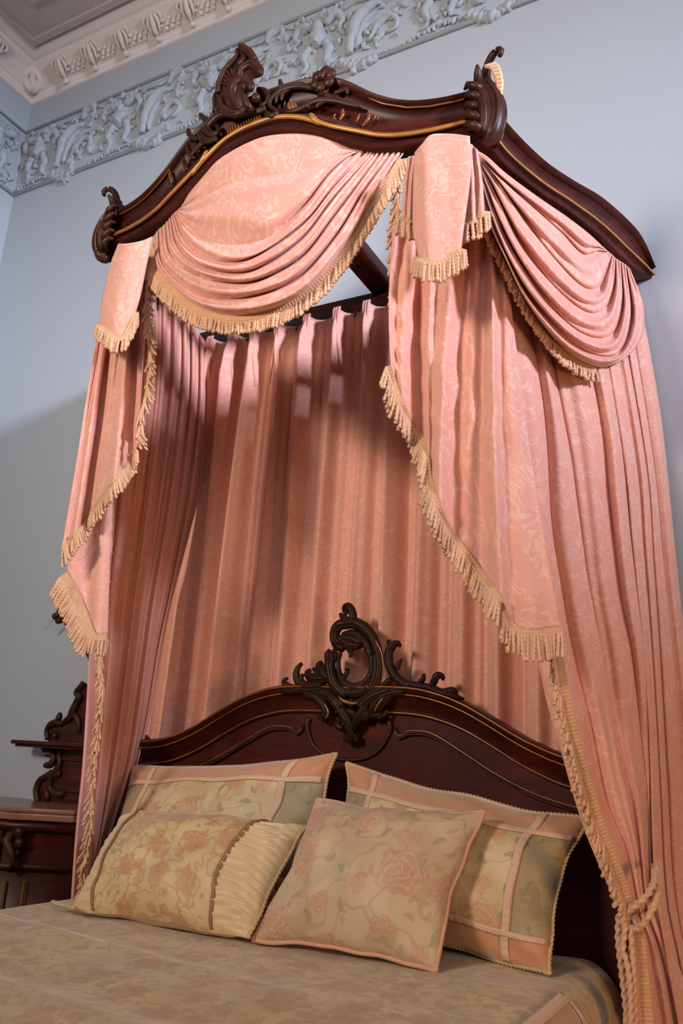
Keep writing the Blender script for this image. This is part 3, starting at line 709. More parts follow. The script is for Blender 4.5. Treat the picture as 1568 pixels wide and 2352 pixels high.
tb = thing('curtain_tieback', 'doubled pink and gold twisted cord tied round the right curtain beside the headboard', 'tieback', at(1480, 2090, -.4))
mb = MB()
rope(mb, [at(a, b_, yy) for a, b_, yy in ((1443, 2092, -.46), (1462, 2078, -.47), (1486, 2055, -.47), (1502, 2025, -.44), (1503, 2000, -.38))], .0072, pitch=.02)
rope(mb, [at(a, b_, yy) for a, b_, yy in ((1462, 2134, -.46), (1480, 2118, -.47), (1500, 2085, -.47), (1509, 2050, -.44), (1508, 2000, -.37), (1500, 1990, -.33))], .0072, pitch=.02)
rope(mb, [at(a, b_, yy) for a, b_, yy in ((1443, 2092, -.46), (1436, 2110, -.45), (1446, 2130, -.45), (1462, 2134, -.46))], .0072, pitch=.02)
mb.build('cord_loop', M['fringe'], tb)
for k, pts in enumerate(([(1420, 2100), (1419, 2160), (1428, 2240), (1438, 2330), (1446, 2430)], [(1446, 2125), (1452, 2200), (1455, 2280), (1460, 2430)], [(1436, 2120), (1430, 2180), (1438, 2210), (1446, 2270), (1450, 2430)])):
    mb = MB(); rope(mb, [at(a, b_, -.45-.01*k) for a, b_ in pts], .0065, pitch=.02); mb.build('cord_end', M['fringe'], tb)

# ------------------------------------------------------------------ cascades (long diagonal-hemmed jabots)
cr_ = thing('cascade_valance', 'long pink damask cascade with diagonal fringed hem hanging from the right front canopy corner', 'drapery', (.6, -.86, 1.5), 'fringed cascades at the canopy corners')
hem = [(897, 842), (915, 905), (942, 954), (968, 1000), (986, 1042), (991, 1096), (1001, 1140), (1015, 1180), (1074, 1267), (1133, 1346), (1187, 1436), (1200, 1441), (1235, 1440), (1287, 1441)]
top = [(905, 520), (935, 500), (975, 480), (1020, 470), (1060, 470), (1095, 480), (1125, 520), (1160, 600)]
hs = smooth(hem, 9); ts = smooth(top, 9)
cols = []
for k in range(9):
    a, b_ = ts[k], hs[k]; mids = [a+(b_-a)*t+np.array([-8*math.sin(PI*t), 0]) for t in (0, .25, .5, .75, 1)]
    cols.append(mids)
def fold_cr(u, v, k):
    return (.035*math.sin(2*PI*u*2.6+1.0)*(.45+.4*v)+.016*math.sin(2*PI*u*6.3+2+.8*v)+.010*nzv(u*7, v*4, 5))*(1-.3*u)+.012*nzv(u*3, v*8, 9)
_, PCR = cloth('cloth_panel', M['pink'], cols, 150, 120, lambda a, b_, u, v, o: at(a, b_, -.90+.12*u+.03*v-o), fold_cr, cr_)
# exact hem from the mesh edge
fringe(cr_, PCR[:118, -1], .056, .012, .0060, .0043, grav=.80, sgn=1, jitter=.16)
fringe(cr_, PCR[120:, -1], .060, .012, .0060, .0043, grav=.95, sgn=1, jitter=.08)
H = [at(a, b_, -.87) for a, b_ in ((925, 400), (920, 440), (916, 500), (912, 560), (914, 620), (912, 680))]
fringe(cr_, H, .048, .008, .0060, .0043, grav=.85, sgn=1, jitter=.35)

cl_ = thing('cascade_valance', 'fringed pink cascade hanging from the left front canopy corner, with folded-over lower flap', 'drapery', (-.66, -.86, 1.5), 'fringed cascades at the canopy corners')
hem = [(141, 1262), (165, 1235), (190, 1202), (218, 1164), (246, 1125), (280, 1078), (311, 1032), (317, 1000), (322, 960)]
top = [(252, 610), (262, 605), (275, 600), (290, 600), (303, 600), (316, 600), (328, 605), (336, 615), (342, 630)]
cols = [[t_, (t_[0]+(h_[0]-t_[0])*.38, t_[1]+(h_[1]-t_[1])*.36), (t_[0]+(h_[0]-t_[0])*.70, t_[1]+(h_[1]-t_[1])*.70), h_] for t_, h_ in zip(top, hem)]
def fold_cl(u, v, k): return .028*math.sin(2*PI*u*2.3+.4)*(.5+.5*v)+.012*math.sin(2*PI*u*5.1+2)+.010*nzv(u*5, v*4, 15)
_, PCL = cloth('cloth_panel', M['pink'], cols, 100, 90, lambda a, b_, u, v, o: at(a, b_, -.88+.02*u-o), fold_cl, cl_)
fringe(cl_, PCL[:76, -1], .048, .012, .0060, .0043, grav=.7, sgn=1, jitter=.14)
H = [at(a, b_, -.90) for a, b_ in ((347, 560), (343, 620), (335, 690), (340, 760), (342, 830), (336, 900), (322, 960), (318, 1015))]
fringe(cl_, H, .042, .008, .0058, .0034, grav=.8, sgn=-1, jitter=.5)
cols = [[(150, 1240), (152, 1290), (155, 1314)], [(180, 1180), (178, 1290), (180, 1356)], [(215, 1130), (205, 1300), (204, 1412)], [(240, 1110), (228, 1300), (222, 1456)], [(262, 1080), (252, 1300), (247, 1458)]]
_, PF = cloth('lower_flap', M['pink_fine'], cols, 50, 50, lambda a, b_, u, v, o: at(a, b_, -.84+.04*u-o), lambda u, v, k: .01*math.sin(u*9+v), cl_)
fringe(cl_, PF[:38, -1], .060, .030, .0060, .0043, grav=.5, sgn=1, jitter=.10)
fringe(cl_, PF[36:, -1], .048, .018, .0060, .0043, grav=.92, sgn=1, jitter=.10)

# ------------------------------------------------------------------ swags
fs = thing('swag_valance', 'pink damask swag with bullion fringe draped in curved folds under the front canopy rail', 'drapery', (0, -.95, 2.9))
K = [
 [(418, 470), (436, 430), (482, 376), (560, 325), (640, 303), (738, 309), (800, 334), (850, 340)],
 [(412, 478), (440, 470), (490, 440), (560, 415), (640, 402), (720, 385), (775, 360), (835, 346)],
 [(405, 485), (432, 512), (480, 545), (550, 562), (620, 545), (700, 470), (755, 400), (815, 345)],
 [(398, 490), (420, 545), (468, 588), (545, 602), (620, 570), (705, 505), (770, 425), (848, 346)],
 [(390, 500), (405, 562), (450, 608), (530, 628), (600, 614), (692, 548), (765, 455), (862, 347)],
 [(378, 515), (390, 582), (440, 626), (520, 650), (600, 643), (695, 588), (775, 485), (880, 348)],
 [(362, 530), (370, 600), (415, 652), (480, 684), (580, 682), (682, 640), (772, 540), (842, 430), (904, 349)],
 [(352, 545), (358, 612), (392, 655), (450, 702), (528, 724), (603, 717), (672, 689), (737, 634), (802, 548), (858, 455), (926, 352)]]
def fold_sw(amp):
    def f(u, v, k):   # u: across folds (top->hem); v: along the fold
        e = min(1, max(0, v)*14)*min(1, (1-v)*9+.15)
        wv = .35+.65*math.sin(PI*min(1, v*.9+.1))
        a = amp*(1-abs(2*(k-math.floor(k))-1)**2.6)
        big = 1.0 if k > 1 else .25
        fine = .012*math.sin(v*0+k*2*PI*2.0+1.1*math.sin(v*7))*(.5+.8*abs(v-.5))*(1 if k > 1 else .2)
        return a*e*wv*big+.055*math.sin(PI*v)*math.sin(PI*min(1, u*.75+.08))+fine*.55+.006*nzv(v*6, k*2, 4)
    return f
_, PSW = cloth('swag_cloth', M['pink_swag'], K, 170, 150, lambda a, b_, u, v, o: S_front(a, b_, -.012+o), fold_sw(.034), fs)
fringe(fs, PSW[-1, 3:147], .044, .022, .0060, .0043, grav=.85, sgn=1, jitter=.10, depth=.004)

ss = thing('swag_valance', 'pink damask swag with bullion fringe draped below the right side rail of the canopy', 'drapery', (.85, -.4, 2.85))
K = [
 [(1092, 345), (1120, 362), (1160, 398), (1230, 450), (1300, 498), (1345, 532), (1372, 556), (1392, 575)],
 [(1096, 352), (1140, 400), (1200, 455), (1285, 530), (1335, 580), (1362, 580), (1376, 575), (1396, 578)],
 [(1098, 360), (1150, 425), (1200, 500), (1270, 590), (1335, 655), (1374, 660), (1392, 620), (1404, 584)],
 [(1098, 368), (1140, 450), (1195, 560), (1270, 655), (1340, 712), (1385, 712), (1408, 660), (1412, 592)],
 [(1098, 376), (1130, 470), (1175, 570), (1245, 680), (1328, 760), (1400, 772), (1428, 700), (1424, 600)],
 [(1096, 384), (1118, 470), (1150, 560), (1215, 680), (1320, 790), (1412, 815), (1448, 730), (1436, 608)],
 [(1094, 395), (1104, 462), (1129, 530), (1164, 600), (1201, 678), (1249, 750), (1304, 810), (1364, 840), (1408, 836), (1446, 812), (1474, 770), (1476, 700), (1446, 618)]]
def fold_ss(u, v, k):
    e = min(1, v*6)*min(1, (1-v)*8+.1); a = .038*(1-abs(2*(k-math.floor(k))-1)**2.6)
    return a*e+.07*math.sin(PI*min(1, v**.8))*math.sin(PI*min(1, u*.7+.1))+.008*math.sin(k*2*PI*2+v*3)+.006*nzv(v*6, k*2, 14)
_, PSS = cloth('swag_cloth', M['pink_swag'], K, 150, 130, lambda a, b_, u, v, o: S_side(a, b_, .0+o), fold_ss, ss)
fringe(ss, PSS[-1, 2:84], .034, .024, .0060, .0043, out=SN, grav=.8, sgn=1, jitter=.12, depth=.004)

# ------------------------------------------------------------------ pointed tails over the corners
def tail(label, outl_cols, Sf, fl_amp, hem_idx, mat=None, L=.05, sgn=1, nfold=1.0, group='pointed tails at the canopy corners'):
    t = thing('pointed_tail', label, 'drapery', Sf(*outl_cols[len(outl_cols)//2][0], .05), group)
    _, Pt = cloth('cloth_panel', mat or M['pink'], outl_cols, 60, 50, lambda a, b_, u, v, o: Sf(a, b_, o), lambda u, v, k: fl_amp*math.sin(PI*u)**.5+.006*math.sin(2*PI*u*nfold)+.004*nzv(u*4, v*4, 31), t)
    fringe(t, Pt[:, -1], L, .014, .0060, .0043, grav=.93, sgn=sgn, jitter=.08)
    return t
tail('flat pointed pink damask tail with short fringe over the right front corner of the canopy',
     [[(953, 350), (949, 430), (949, 525), (962, 592)], [(970, 330), (972, 430), (975, 530), (980, 598)], [(990, 310), (1000, 420), (1002, 530), (1000, 603)], [(1035, 308), (1035, 420), (1032, 520), (1030, 590)], [(1078, 313), (1080, 400), (1066, 510), (1058, 573)]],
     lambda a, b_, o: at(a, b_, -.985-o), .02, 0)
tail('narrow pink tail with fringed end showing just right of the flat corner tail',
     [[(1050, 330), (1050, 440), (1052, 520)], [(1078, 330), (1082, 420), (1085, 508)], [(1096, 345), (1106, 410), (1112, 488)]],
     lambda a, b_, o: at(a, b_, -.94-o), .012, 0, nfold=2.5)
tail('narrow pink tail with fringed end showing just left of the flat corner tail',
     [[(938, 360), (928, 430), (924, 500)], [(948, 358), (940, 430), (936, 505)], [(962, 356), (956, 430), (952, 512)]],
     lambda a, b_, o: at(a, b_, -.95-o), .010, 0, nfold=2.0)
tail('pointed pink damask tail with short fringe hanging over the left front corner of the canopy',
     [[(272, 560), (250, 620), (233, 700), (231, 742)], [(290, 560), (272, 640), (258, 720), (255, 762)], [(315, 556), (298, 640), (284, 720), (279, 777)], [(335, 550), (318, 640), (306, 690), (296, 752)], [(350, 543), (334, 620), (322, 680), (310, 722)]],
     lambda a, b_, o: at(a, b_, -.955-o), .03, 0, L=.045)

# ------------------------------------------------------------------ bed
bed = thing('bed', 'dark mahogany bed with arched moulded headboard and pierced carved crest', 'bed', (0, -1.1, 0))
HX = [0, .12, .23, .30, .39, .48, .58, .69, .77, .85, .93]; HT = [1.44, 1.445, 1.443, 1.432, 1.405, 1.36, 1.303, 1.258, 1.243, 1.240, 1.238]
def ht(x): x = abs(x); return float(np.interp(x, HX, HT))
def hts(x): return smooth_z(ht, x, .018)
MP = [(.0, -.150), (.010, -.150), (.014, -.140), (.010, -.128), (.004, -.120), (.008, -.108), (.024, -.075), (.034, -.055), (.038, -.050), (.034, -.044), (.044, -.030), (.050, -.014), (.044, -.002), (.030, .002), (-.045, .0), (-.045, -.15)]
MP = [(d, z*.60) for d, z in MP]
XS = np.linspace(-.88, .88, 150); V = []; n = len(MP)
for x in XS:
    for d, z in MP: V.append((x, -.17-d, hts(x)+z))
Fs = [(i*n+j, (i+1)*n+j, (i+1)*n+(j+1) % n, i*n+(j+1) % n) for i in range(len(XS)-1) for j in range(n)]+[tuple(range(n)), tuple((len(XS)-1)*n+j for j in range(n-1, -1, -1))]
o = mesh('top_moulding', V, Fs, M['mahogany'], bed); md = o.modifiers.new('e', 'EDGE_SPLIT'); md.split_angle = math.radians(50)
V = []; 
for x in XS: V += [(x, -.17, hts(x)-.05), (x, -.17, .25), (x, -.13, .25), (x, -.13, hts(x)-.05)]
Fs = [(i*4+j, i*4+(j+1) % 4, (i+1)*4+(j+1) % 4, (i+1)*4+j) for i in range(len(XS)-1) for j in range(4)]+[(3, 2, 1, 0), tuple((len(XS)-1)*4+j for j in range(4))]
mesh('headboard_panel', V, Fs, M['panel'], bed, sm=False)
mb = MB()
for d, zo, r in ((.052, -.008, .0035), (.040, -.029, .003), (.014, -.084, .003)): mb.tube([(x, -.17-d, hts(x)+zo) for x in XS], r, 6)
mb.build('rubbed_edge_line', M['bronze'], bed, label='thin rubbed gold lines on the top moulding')
# inner raised bead with volutes + central arc
for sg in (-1, 1):
    mb = MB(); pts = [(.170, 1.315, .004), (.172, 1.300, .008), (.185, 1.288, .009), (.205, 1.296, .007), (.235, 1.303, .006), (.30, 1.296, .006), (.40, 1.245, .006), (.50, 1.19, .006), (.62, 1.14, .006), (.75, 1.11, .006), (.88, 1.10, .006)]
    q = smooth(pts, 70); mb.tube([(sg*a, -.176, b_) for a, b_, c in q], q[:, 2], 8, flat=1.0)
    mb.tube([(sg*a, -.182, b_-.007) for a, b_, c in q], .0025, 6)
    pts = [(.146, 1.335, .010), (.152, 1.318, .010), (.148, 1.295, .008), (.132, 1.262, .006), (.105, 1.235, .006), (.06, 1.215, .006), (0, 1.207, .006)]
    q = smooth(pts, 50); mb.tube([(sg*a, -.176, b_) for a, b_, c in q], q[:, 2], 8)
    mb.build('panel_bead', M['carved'], bed)
for sg in (-1, 1):
    mb = MB(); mb.tube([(sg*a, -.185, b_) for a, b_ in smooth([(.20, 1.300), (.235, 1.307), (.30, 1.300), (.40, 1.249), (.50, 1.194), (.62, 1.144), (.75, 1.114), (.86, 1.104)], 60)], .0022, 6); mb.build('bead_highlight', M['bronze'], bed)
# pierced cartouche crest: strokes traced on the headboard plane
HB = lambda a, b_, o: at(a, b_, -.205-o)
mb = MB()
strokes(mb, [
 # top plume
 [(812, 1432, 9), (812, 1412, 9), (806, 1398, 9), (797, 1393, 8), (792, 1402, 6), (797, 1412, 4)], [(806, 1428, 8), (790, 1420, 7), (782, 1410, 4)],
 # outer hood and right rim of the oval
 [(800, 1432, 10), (780, 1438, 12), (770, 1458, 11), (774, 1480, 10), (790, 1492, 9)],
 [(790, 1436, 10), (815, 1432, 12), (838, 1442, 12), (856, 1462, 11), (868, 1490, 10), (873, 1520, 10), (872, 1550, 10), (862, 1580, 10), (845, 1602, 9), (820, 1614, 8), (795, 1610, 8), (780, 1592, 6)],
 [(790, 1460, 8), (812, 1456, 9), (834, 1468, 9), (848, 1492, 8), (856, 1525, 7), (852, 1560, 8)],
 [(788, 1470, 9), (806, 1482, 10), (828, 1482, 9)], [(798, 1482, 9), (806, 1496, 6), (806, 1510, 4)],
 # inner ring left
 [(782, 1500, 6), (778, 1518, 5), (780, 1545, 6), (792, 1570, 9), (815, 1580, 10), (842, 1568, 9), (856, 1538, 8), (854, 1508, 8), (842, 1490, 7)],
 [(788, 1560, 6), (796, 1548, 5), (800, 1540, 4), (794, 1537, 3)],
 [(762, 1500, 14), (760, 1530, 12), (770, 1570, 14), (800, 1600, 13)], [(866, 1500, 9), (866, 1550, 10), (850, 1590, 11)], [(775, 1480, 12), (800, 1466, 12), (835, 1478, 12)],
 [(900, 1585, 10), (860, 1600, 12), (830, 1625, 13)], [(720, 1588, 10), (760, 1600, 12), (790, 1625, 13)],
 [(790, 1580, 10), (806, 1592, 10), (830, 1590, 10), (850, 1572, 8)],
 # leaves left of the ring
 [(772, 1495, 7), (764, 1502, 7), (754, 1498, 5), (758, 1492, 3)], [(775, 1500, 7), (764, 1520, 8), (758, 1540, 8), (765, 1560, 9)],
 [(760, 1560, 12), (745, 1545, 12), (735, 1530, 9), (742, 1522, 6)], [(750, 1560, 12), (728, 1560, 12), (712, 1555, 9), (708, 1545, 7), (714, 1538, 4)],
 [(745, 1575, 12), (715, 1578, 11), (690, 1570, 9), (682, 1552, 8), (685, 1535, 6), (694, 1524, 4)], [(700, 1572, 7), (692, 1560, 6), (697, 1548, 4)],
 [(740, 1585, 10), (700, 1585, 9), (670, 1580, 8), (656, 1572, 7), (654, 1562, 5), (662, 1558, 3)], [(690, 1586, 8), (655, 1588, 7), (630, 1588, 3)],
 [(735, 1560, 6), (728, 1545, 5), (720, 1535, 4)],
 # right S scroll
 [(868, 1590, 9), (890, 1568, 7), (900, 1560, 6)],
 [(945, 1578, 9), (925, 1568, 10), (905, 1548, 10), (895, 1522, 10), (895, 1498, 10), (905, 1482, 9), (915, 1478, 6), (920, 1486, 3)], [(903, 1490, 8), (895, 1478, 6), (893, 1470, 4)],
 [(912, 1538, 6), (918, 1522, 5), (924, 1514, 3)],
 [(930, 1570, 9), (958, 1576, 9), (985, 1580, 8), (1010, 1590, 9), (1040, 1598, 8), (1066, 1606, 2)], [(962, 1572, 6), (972, 1560, 6), (974, 1547, 3)],
 [(990, 1582, 7), (998, 1565, 8), (1005, 1552, 8), (1016, 1554, 6), (1018, 1563, 3)], [(1020, 1592, 9), (1040, 1588, 9), (1050, 1594, 5)],
 [(880, 1590, 8), (905, 1584, 7), (940, 1582, 7)],
 # big C scrolls springing to the moulding
 [(700, 1592, 8), (725, 1600, 10), (744, 1618, 10), (750, 1640, 9), (740, 1648, 7), (730, 1640, 5)], [(755, 1625, 5), (752, 1645, 6), (740, 1655, 5)],
 [(930, 1590, 8), (895, 1594, 10), (870, 1612, 11), (856, 1635, 10), (862, 1645, 8), (878, 1640, 6)], [(910, 1590, 7), (885, 1612, 8), (868, 1636, 6)],
 [(870, 1650, 6), (885, 1642, 5), (890, 1630, 4)],
 # drop below the oval
 [(770, 1610, 12), (785, 1630, 12), (800, 1655, 13), (806, 1680, 10), (806, 1700, 7), (808, 1710, 3)], [(840, 1612, 11), (835, 1635, 12), (822, 1655, 11), (812, 1675, 8)],
 [(782, 1650, 8), (775, 1665, 7), (788, 1675, 6)], [(800, 1632, 8), (812, 1640, 8), (806, 1655, 6)], [(836, 1655, 8), (845, 1640, 8), (838, 1628, 6)],
 [(797, 1690, 7), (795, 1705, 5)], [(816, 1688, 7), (818, 1704, 5)], [(806, 1610, 10), (815, 1622, 9)]
], HB, flat=.9, res=4, k=1.12)
for a, b_, r in ((852, 1500, 4), (858, 1515, 4), (860, 1532, 4), (857, 1548, 4), (850, 1564, 4), (838, 1578, 4), (822, 1585, 4), (804, 1583, 4)):
    p = at(a, b_, -.222); mb.ball(p, r*px2m(p), 8, 6)
mb.build('crest_carving', M['carved_dark'], bed, label='pierced carved scrolls and leaves rising above the headboard')
mb = MB(); strokes(mb, [[(776, 1594, 2), (784, 1606, 3.5), (800, 1614, 3.5), (820, 1615, 3), (842, 1606, 2)], [(862, 1470, 1.5), (876, 1500, 2), (880, 1540, 2), (874, 1575, 1.5)], [(882, 1598, 2), (868, 1618, 3), (860, 1634, 2)], [(745, 1615, 1.5), (754, 1636, 2.5), (748, 1650, 2)]], lambda a, b_, o: at(a, b_, -.222), ridge=False)
mb.build('rubbed_crest_edge', M['bronze'], bed)
for sg in (-1, 1):
    mb = MB(); mb.box((sg*.875-.035, -.20, 0), (sg*.875+.035, -.12, 1.20)); mb.ball((sg*.875, -.16, 1.22), .045); mb.build('post', M['mahogany'], bed)
    mb = MB(); mb.box((sg*.865-.02, -2.05, .28), (sg*.865+.02, -.17, .48)); mb.build('bed_side_rail', M['mahogany'], bed)
# mattress
mat_ = MB(); mat_.box((-.76, -2.02, .40), (.76, -.19, .68)); o = mat_.build('mattress', M['cream']); o['label'] = 'cream mattress lying under the brocade bedspread'; o['category'] = 'mattress'
md = o.modifiers.new('b', 'BEVEL'); md.width = .06; md.segments = 4
# bedspread
bs = thing('bedspread', 'muted green and gold floral brocade bedspread covering the mattress, edges falling at both sides', 'bedspread', (0, -1.1, .74))
def spread_pt(s, y):
    # s = cross-bed arc coordinate, 0 centre; turns down past the edge
    E_ = .735; r = .10; a = abs(s); sg = 1 if s >= 0 else -1
    if a < E_: x, z = a, .742
    elif a < E_+r*PI/2: t = (a-E_)/r; x, z = E_+r*math.sin(t), .742-r+r*math.cos(t)
    else: h = a-E_-r*PI/2; x, z = E_+r+.05*h+.015*math.sin(y*22+sg), .742-r-h
    wr = .016*nzv(s*2.2, y*2.6, 1)+.007*nzv(s*6, y*5, 4)
    rid = .018*math.exp(-((y+1.00+.10*s)/.05)**2)*max(0, min(1, .6-s))+.030*math.exp(-((y+1.17+.16*s+.03*math.sin(s*5))/.09)**2)*(.7+.5*nzv(s*3,y,3))*max(0, min(1, .5-s))+.024*math.exp(-((y+1.40+.1*s)/.09)**2)
    edge = min(1, max(0, (E_+.05-a)/.15))
    return np.array([sg*x, y, z+(wr+rid)*(.4+.6*edge)+.012*max(0, 1-abs(y+.6)/.4)*edge*0])
SS = np.linspace(-1.2, 1.2, 220); YY = np.linspace(-.20, -2.06, 150); P = np.array([[spread_pt(s, y) for y in YY] for s in SS])
gridmesh('cloth', P, M['spread'], bs, .006)
def strip_on(f, pts, wd, mat, name, parent, lift=.004, n=40):
    q = smooth(pts, n, 6); G = np.empty((n, 4, 3)); T = np.gradient(q, axis=0); T /= np.linalg.norm(T, axis=1)[:, None]
    for i in range(n):
        nrm2 = np.array([-T[i][1], T[i][0]])
        for j in range(4): G[i, j] = f(*(q[i]+nrm2*wd*(j/3-.5)), lift+(.0015*math.cos(i*1.9) if j in (1, 2) else 0))
    return gridmesh(name, G, mat, parent, .002)
def sp_l(s, y, l):
    p = spread_pt(s, y); e = 1e-3; a = spread_pt(s+e, y)-p; b_ = spread_pt(s, y-e)-p; n_ = np.cross(b_, a); n_ /= np.linalg.norm(n_); 
    if n_[2] < 0: n_ = -n_
    return p+n_*l
G = np.array([[sp_l(s, y, .006) for y in np.linspace(-.60, -2.05, 60)] for s in np.linspace(.79, 1.2, 30)])
gridmesh('peach_border', G, M['peach'], bs, .004)
strip_on(sp_l, [(.79, -2.05), (.79, -1.2), (.79, -.60)], .022, M['lace'], 'lace_strip', bs, .011, 90)
strip_on(sp_l, [(.79, -.60), (.95, -.60), (1.15, -.60)], .022, M['lace'], 'lace_strip', bs, .011, 30)
mb = MB(); rope(mb, [atz(a, b_, .775) for a, b_ in ((120, 2072), (138, 2077), (152, 2080), (172, 2086))], .006, pitch=.014); mb.build('edge_cord', M['cord'], bs)

# ------------------------------------------------------------------ pillows
class Pil:
    def __init__(s, TL, TR, BR, BL, t, bow=.03, seed=0, p=.5, side=1.0):
        s.c = [np.array(q, float) for q in (TL, TR, BR, BL)]; s.t = t; s.bow = bow; s.seed = seed; s.p = p
        s.n = np.cross(s.c[1]-s.c[0], s.c[3]-s.c[0]); s.n /= np.linalg.norm(s.n)
        if s.n.dot(CL-s.c[0]) < 0: s.n = -s.n
        s.w = np.linalg.norm(s.c[1]-s.c[0]); s.h = np.linalg.norm(s.c[3]-s.c[0])
    def q(s, u, v, lift=0.0, back=False):
        TL, TR, BR, BL = s.c
        uu = u+s.bow*(2*u-1)*-1*(4*v*(1-v)); vv = v+s.bow*(2*v-1)*-1*(4*u*(1-u))
        p = (TL*(1-uu)+TR*uu)*(1-vv)+(BL*(1-uu)+BR*uu)*vv
        d1 = (BL-TL)/s.h; d2 = (TR-TL)/s.w
        p = p+d1*(.010*nzv(u*4.5, v*2, s.seed+20))+d2*(.010*nzv(u*2, v*4.5, s.seed+30))
        cu, cv = min(1, max(0, u)), min(1, max(0, v))
        e = (4*cu*(1-cu))**s.p*(4*cv*(1-cv))**s.p
        h = s.t*e*(1+.22*nzv(u*3, v*3, s.seed))
        h += .014*nzv(u*6+1.5*v, v*4-u*2, s.seed+5)*min(1, e*2)
        ec = min(u, 1-u)+min(v, 1-v)
        h += .007*math.sin(math.atan2(v-.5, u-.5)*26+s.seed)*math.exp(-(ec/.22)**2)*min(1, e*6)
        if back: return p-s.n*(h*.8+.001)
        return p+s.n*(h+lift)
def pillow_body(P, name, mat, parent, u0=0, u1=1, v0=0, v1=1, nu=70, nv=60, back=True, extra=None):
    G = np.array([[P.q(u, v)+(P.n*extra(u, v) if extra else 0) for v in np.linspace(v0, v1, nv)] for u in np.linspace(u0, u1, nu)])
    o = gridmesh(name, G, mat, parent, 0)
    return o
def pillow_back(P, mat, parent, nu=50, nv=40):
    G = np.array([[P.q(u, v, back=True) for v in np.linspace(0, 1, nv)] for u in np.linspace(0, 1, nu)])
    return gridmesh('back_cover', G, mat, parent, 0)
def edge_rope(P, name, mat, parent, r=.006, pitch=.018, lobes=2, sides='all', wob=0):
    mb = MB(); e = []
    N = 40; E4 = {'top': [(t, 0) for t in np.linspace(0, 1, N)], 'right': [(1, t) for t in np.linspace(0, 1, N)], 'bottom': [(t, 1) for t in np.linspace(1, 0, N)], 'left': [(0, t) for t in np.linspace(1, 0, N)]}
    if sides == 'all': L = E4['top'][:-1]+E4['right'][:-1]+E4['bottom'][:-1]+E4['left']
    else: L = sum((E4[s_] for s_ in sides), [])
    P3 = [P.q(u, v) for u, v in L]; rope(mb, P3, r, pitch=pitch, lobes=lobes); return mb.build(name, mat, parent)
# euro shams
def sham(label, P):
    t = thing('pillow_sham', label, 'pillow', (P.c[2]+P.c[3])/2, 'bordered shams against the headboard')
    a, b_ = .155, .17
    pillow_body(P, 'centre_panel', M['sham'], t, a, 1-a, b_, 1-b_, 90, 60)
    for u0, u1 in ((0, a), (1-a, 1)): pillow_body(P, 'side_band', M['green'], t, u0, u1, b_, 1-b_, 24, 60)
    for v0, v1 in ((0, b_), (1-b_, 1)): pillow_body(P, 'peach_band', M['peach'], t, 0, 1, v0, v1, 90, 24)
    for u in (a, 1-a): strip_on(P.q, [(u, .01), (u, .3), (u, .7), (u, .99)], .030, M['lace'], 'lace_strip', t, .003, 70)
    for v in (b_, 1-b_): strip_on(P.q, [(.01, v), (.3, v), (.7, v), (.99, v)], .038, M['lace'], 'lace_strip', t, .004, 90)
    pillow_back(P, M['peach'], t); edge_rope(P, 'cord_edging', M['cord'], t, .0055, .011)
shL = Pil(at(305, 1760, -.27), at(772, 1733, -.27), atz(735, 2110, .755), atz(205, 2040, .755), .13, .045, 1, .55)
sham('lace-trimmed floral sham with peach border, left one of the two leaning on the headboard', shL)
shR = Pil(at(795, 1752, -.27), at(1352, 1882, -.27), at(1262, 2243, -.46), atz(745, 2120, .76), .14, .045, 2, .55)
sham('lace-trimmed floral sham with peach border, right one leaning on the headboard beside the tied curtain', shR)
# small pillow with ruched ends
P = Pil(at(285, 1868, -.475), at(705, 1898, -.50), atz(572, 2158, .76), atz(165, 2090, .76), .115, .02, 3, .5)
t = thing('throw_pillow', 'small oblong gold brocade pillow with ruched cream ends, lying in front of the left sham', 'pillow', (P.c[2]+P.c[3])/2)
pillow_body(P, 'brocade_panel', M['gold_broc'], t, .14, .82, 0, 1, 80, 60)
ruf = lambda u, v: .0035*math.sin(v*95+8*math.sin(u*9))+.002*math.sin(v*170+u*30)
pillow_body(P, 'ruched_end', M['cream'], t, 0, .14, 0, 1, 20, 200, extra=lambda u, v: ruf(u, v)*min(1, (u+.0)*20)*min(1, v*12, (1-v)*12))
pillow_body(P, 'ruched_end', M['cream'], t, .82, 1, 0, 1, 26, 200, extra=lambda u, v: ruf(u, v)*min(1, (1-u)*20)*min(1, v*12, (1-v)*12))
for u in (.14, .82): strip_on(P.q, [(u, .005), (u, .3), (u, .7), (u, .995)], .016, M['gimp'], 'gimp_braid', t, .004, 140)
pillow_back(P, M['cream'], t)
edge_rope(P, 'cord_edging', M['cord'], t, .005, .012, sides=('right',))
# square rose pillow
P = Pil(at(728, 1836, -.49), at(1110, 1868, -.46), atz(1002, 2232, .752), atz(578, 2158, .755), .115, .04, 4, .55)
t = thing('throw_pillow', 'square rose-patterned brocade pillow with pink piping propped in front of the right sham', 'pillow', (P.c[2]+P.c[3])/2)
pillow_body(P, 'front_cover', M['rose_broc'], t, 0, 1, 0, 1, 90, 90); pillow_back(P, M['rose_broc'], t)
edge_rope(P, 'piping', M['piping'], t, .006, .5, 0)

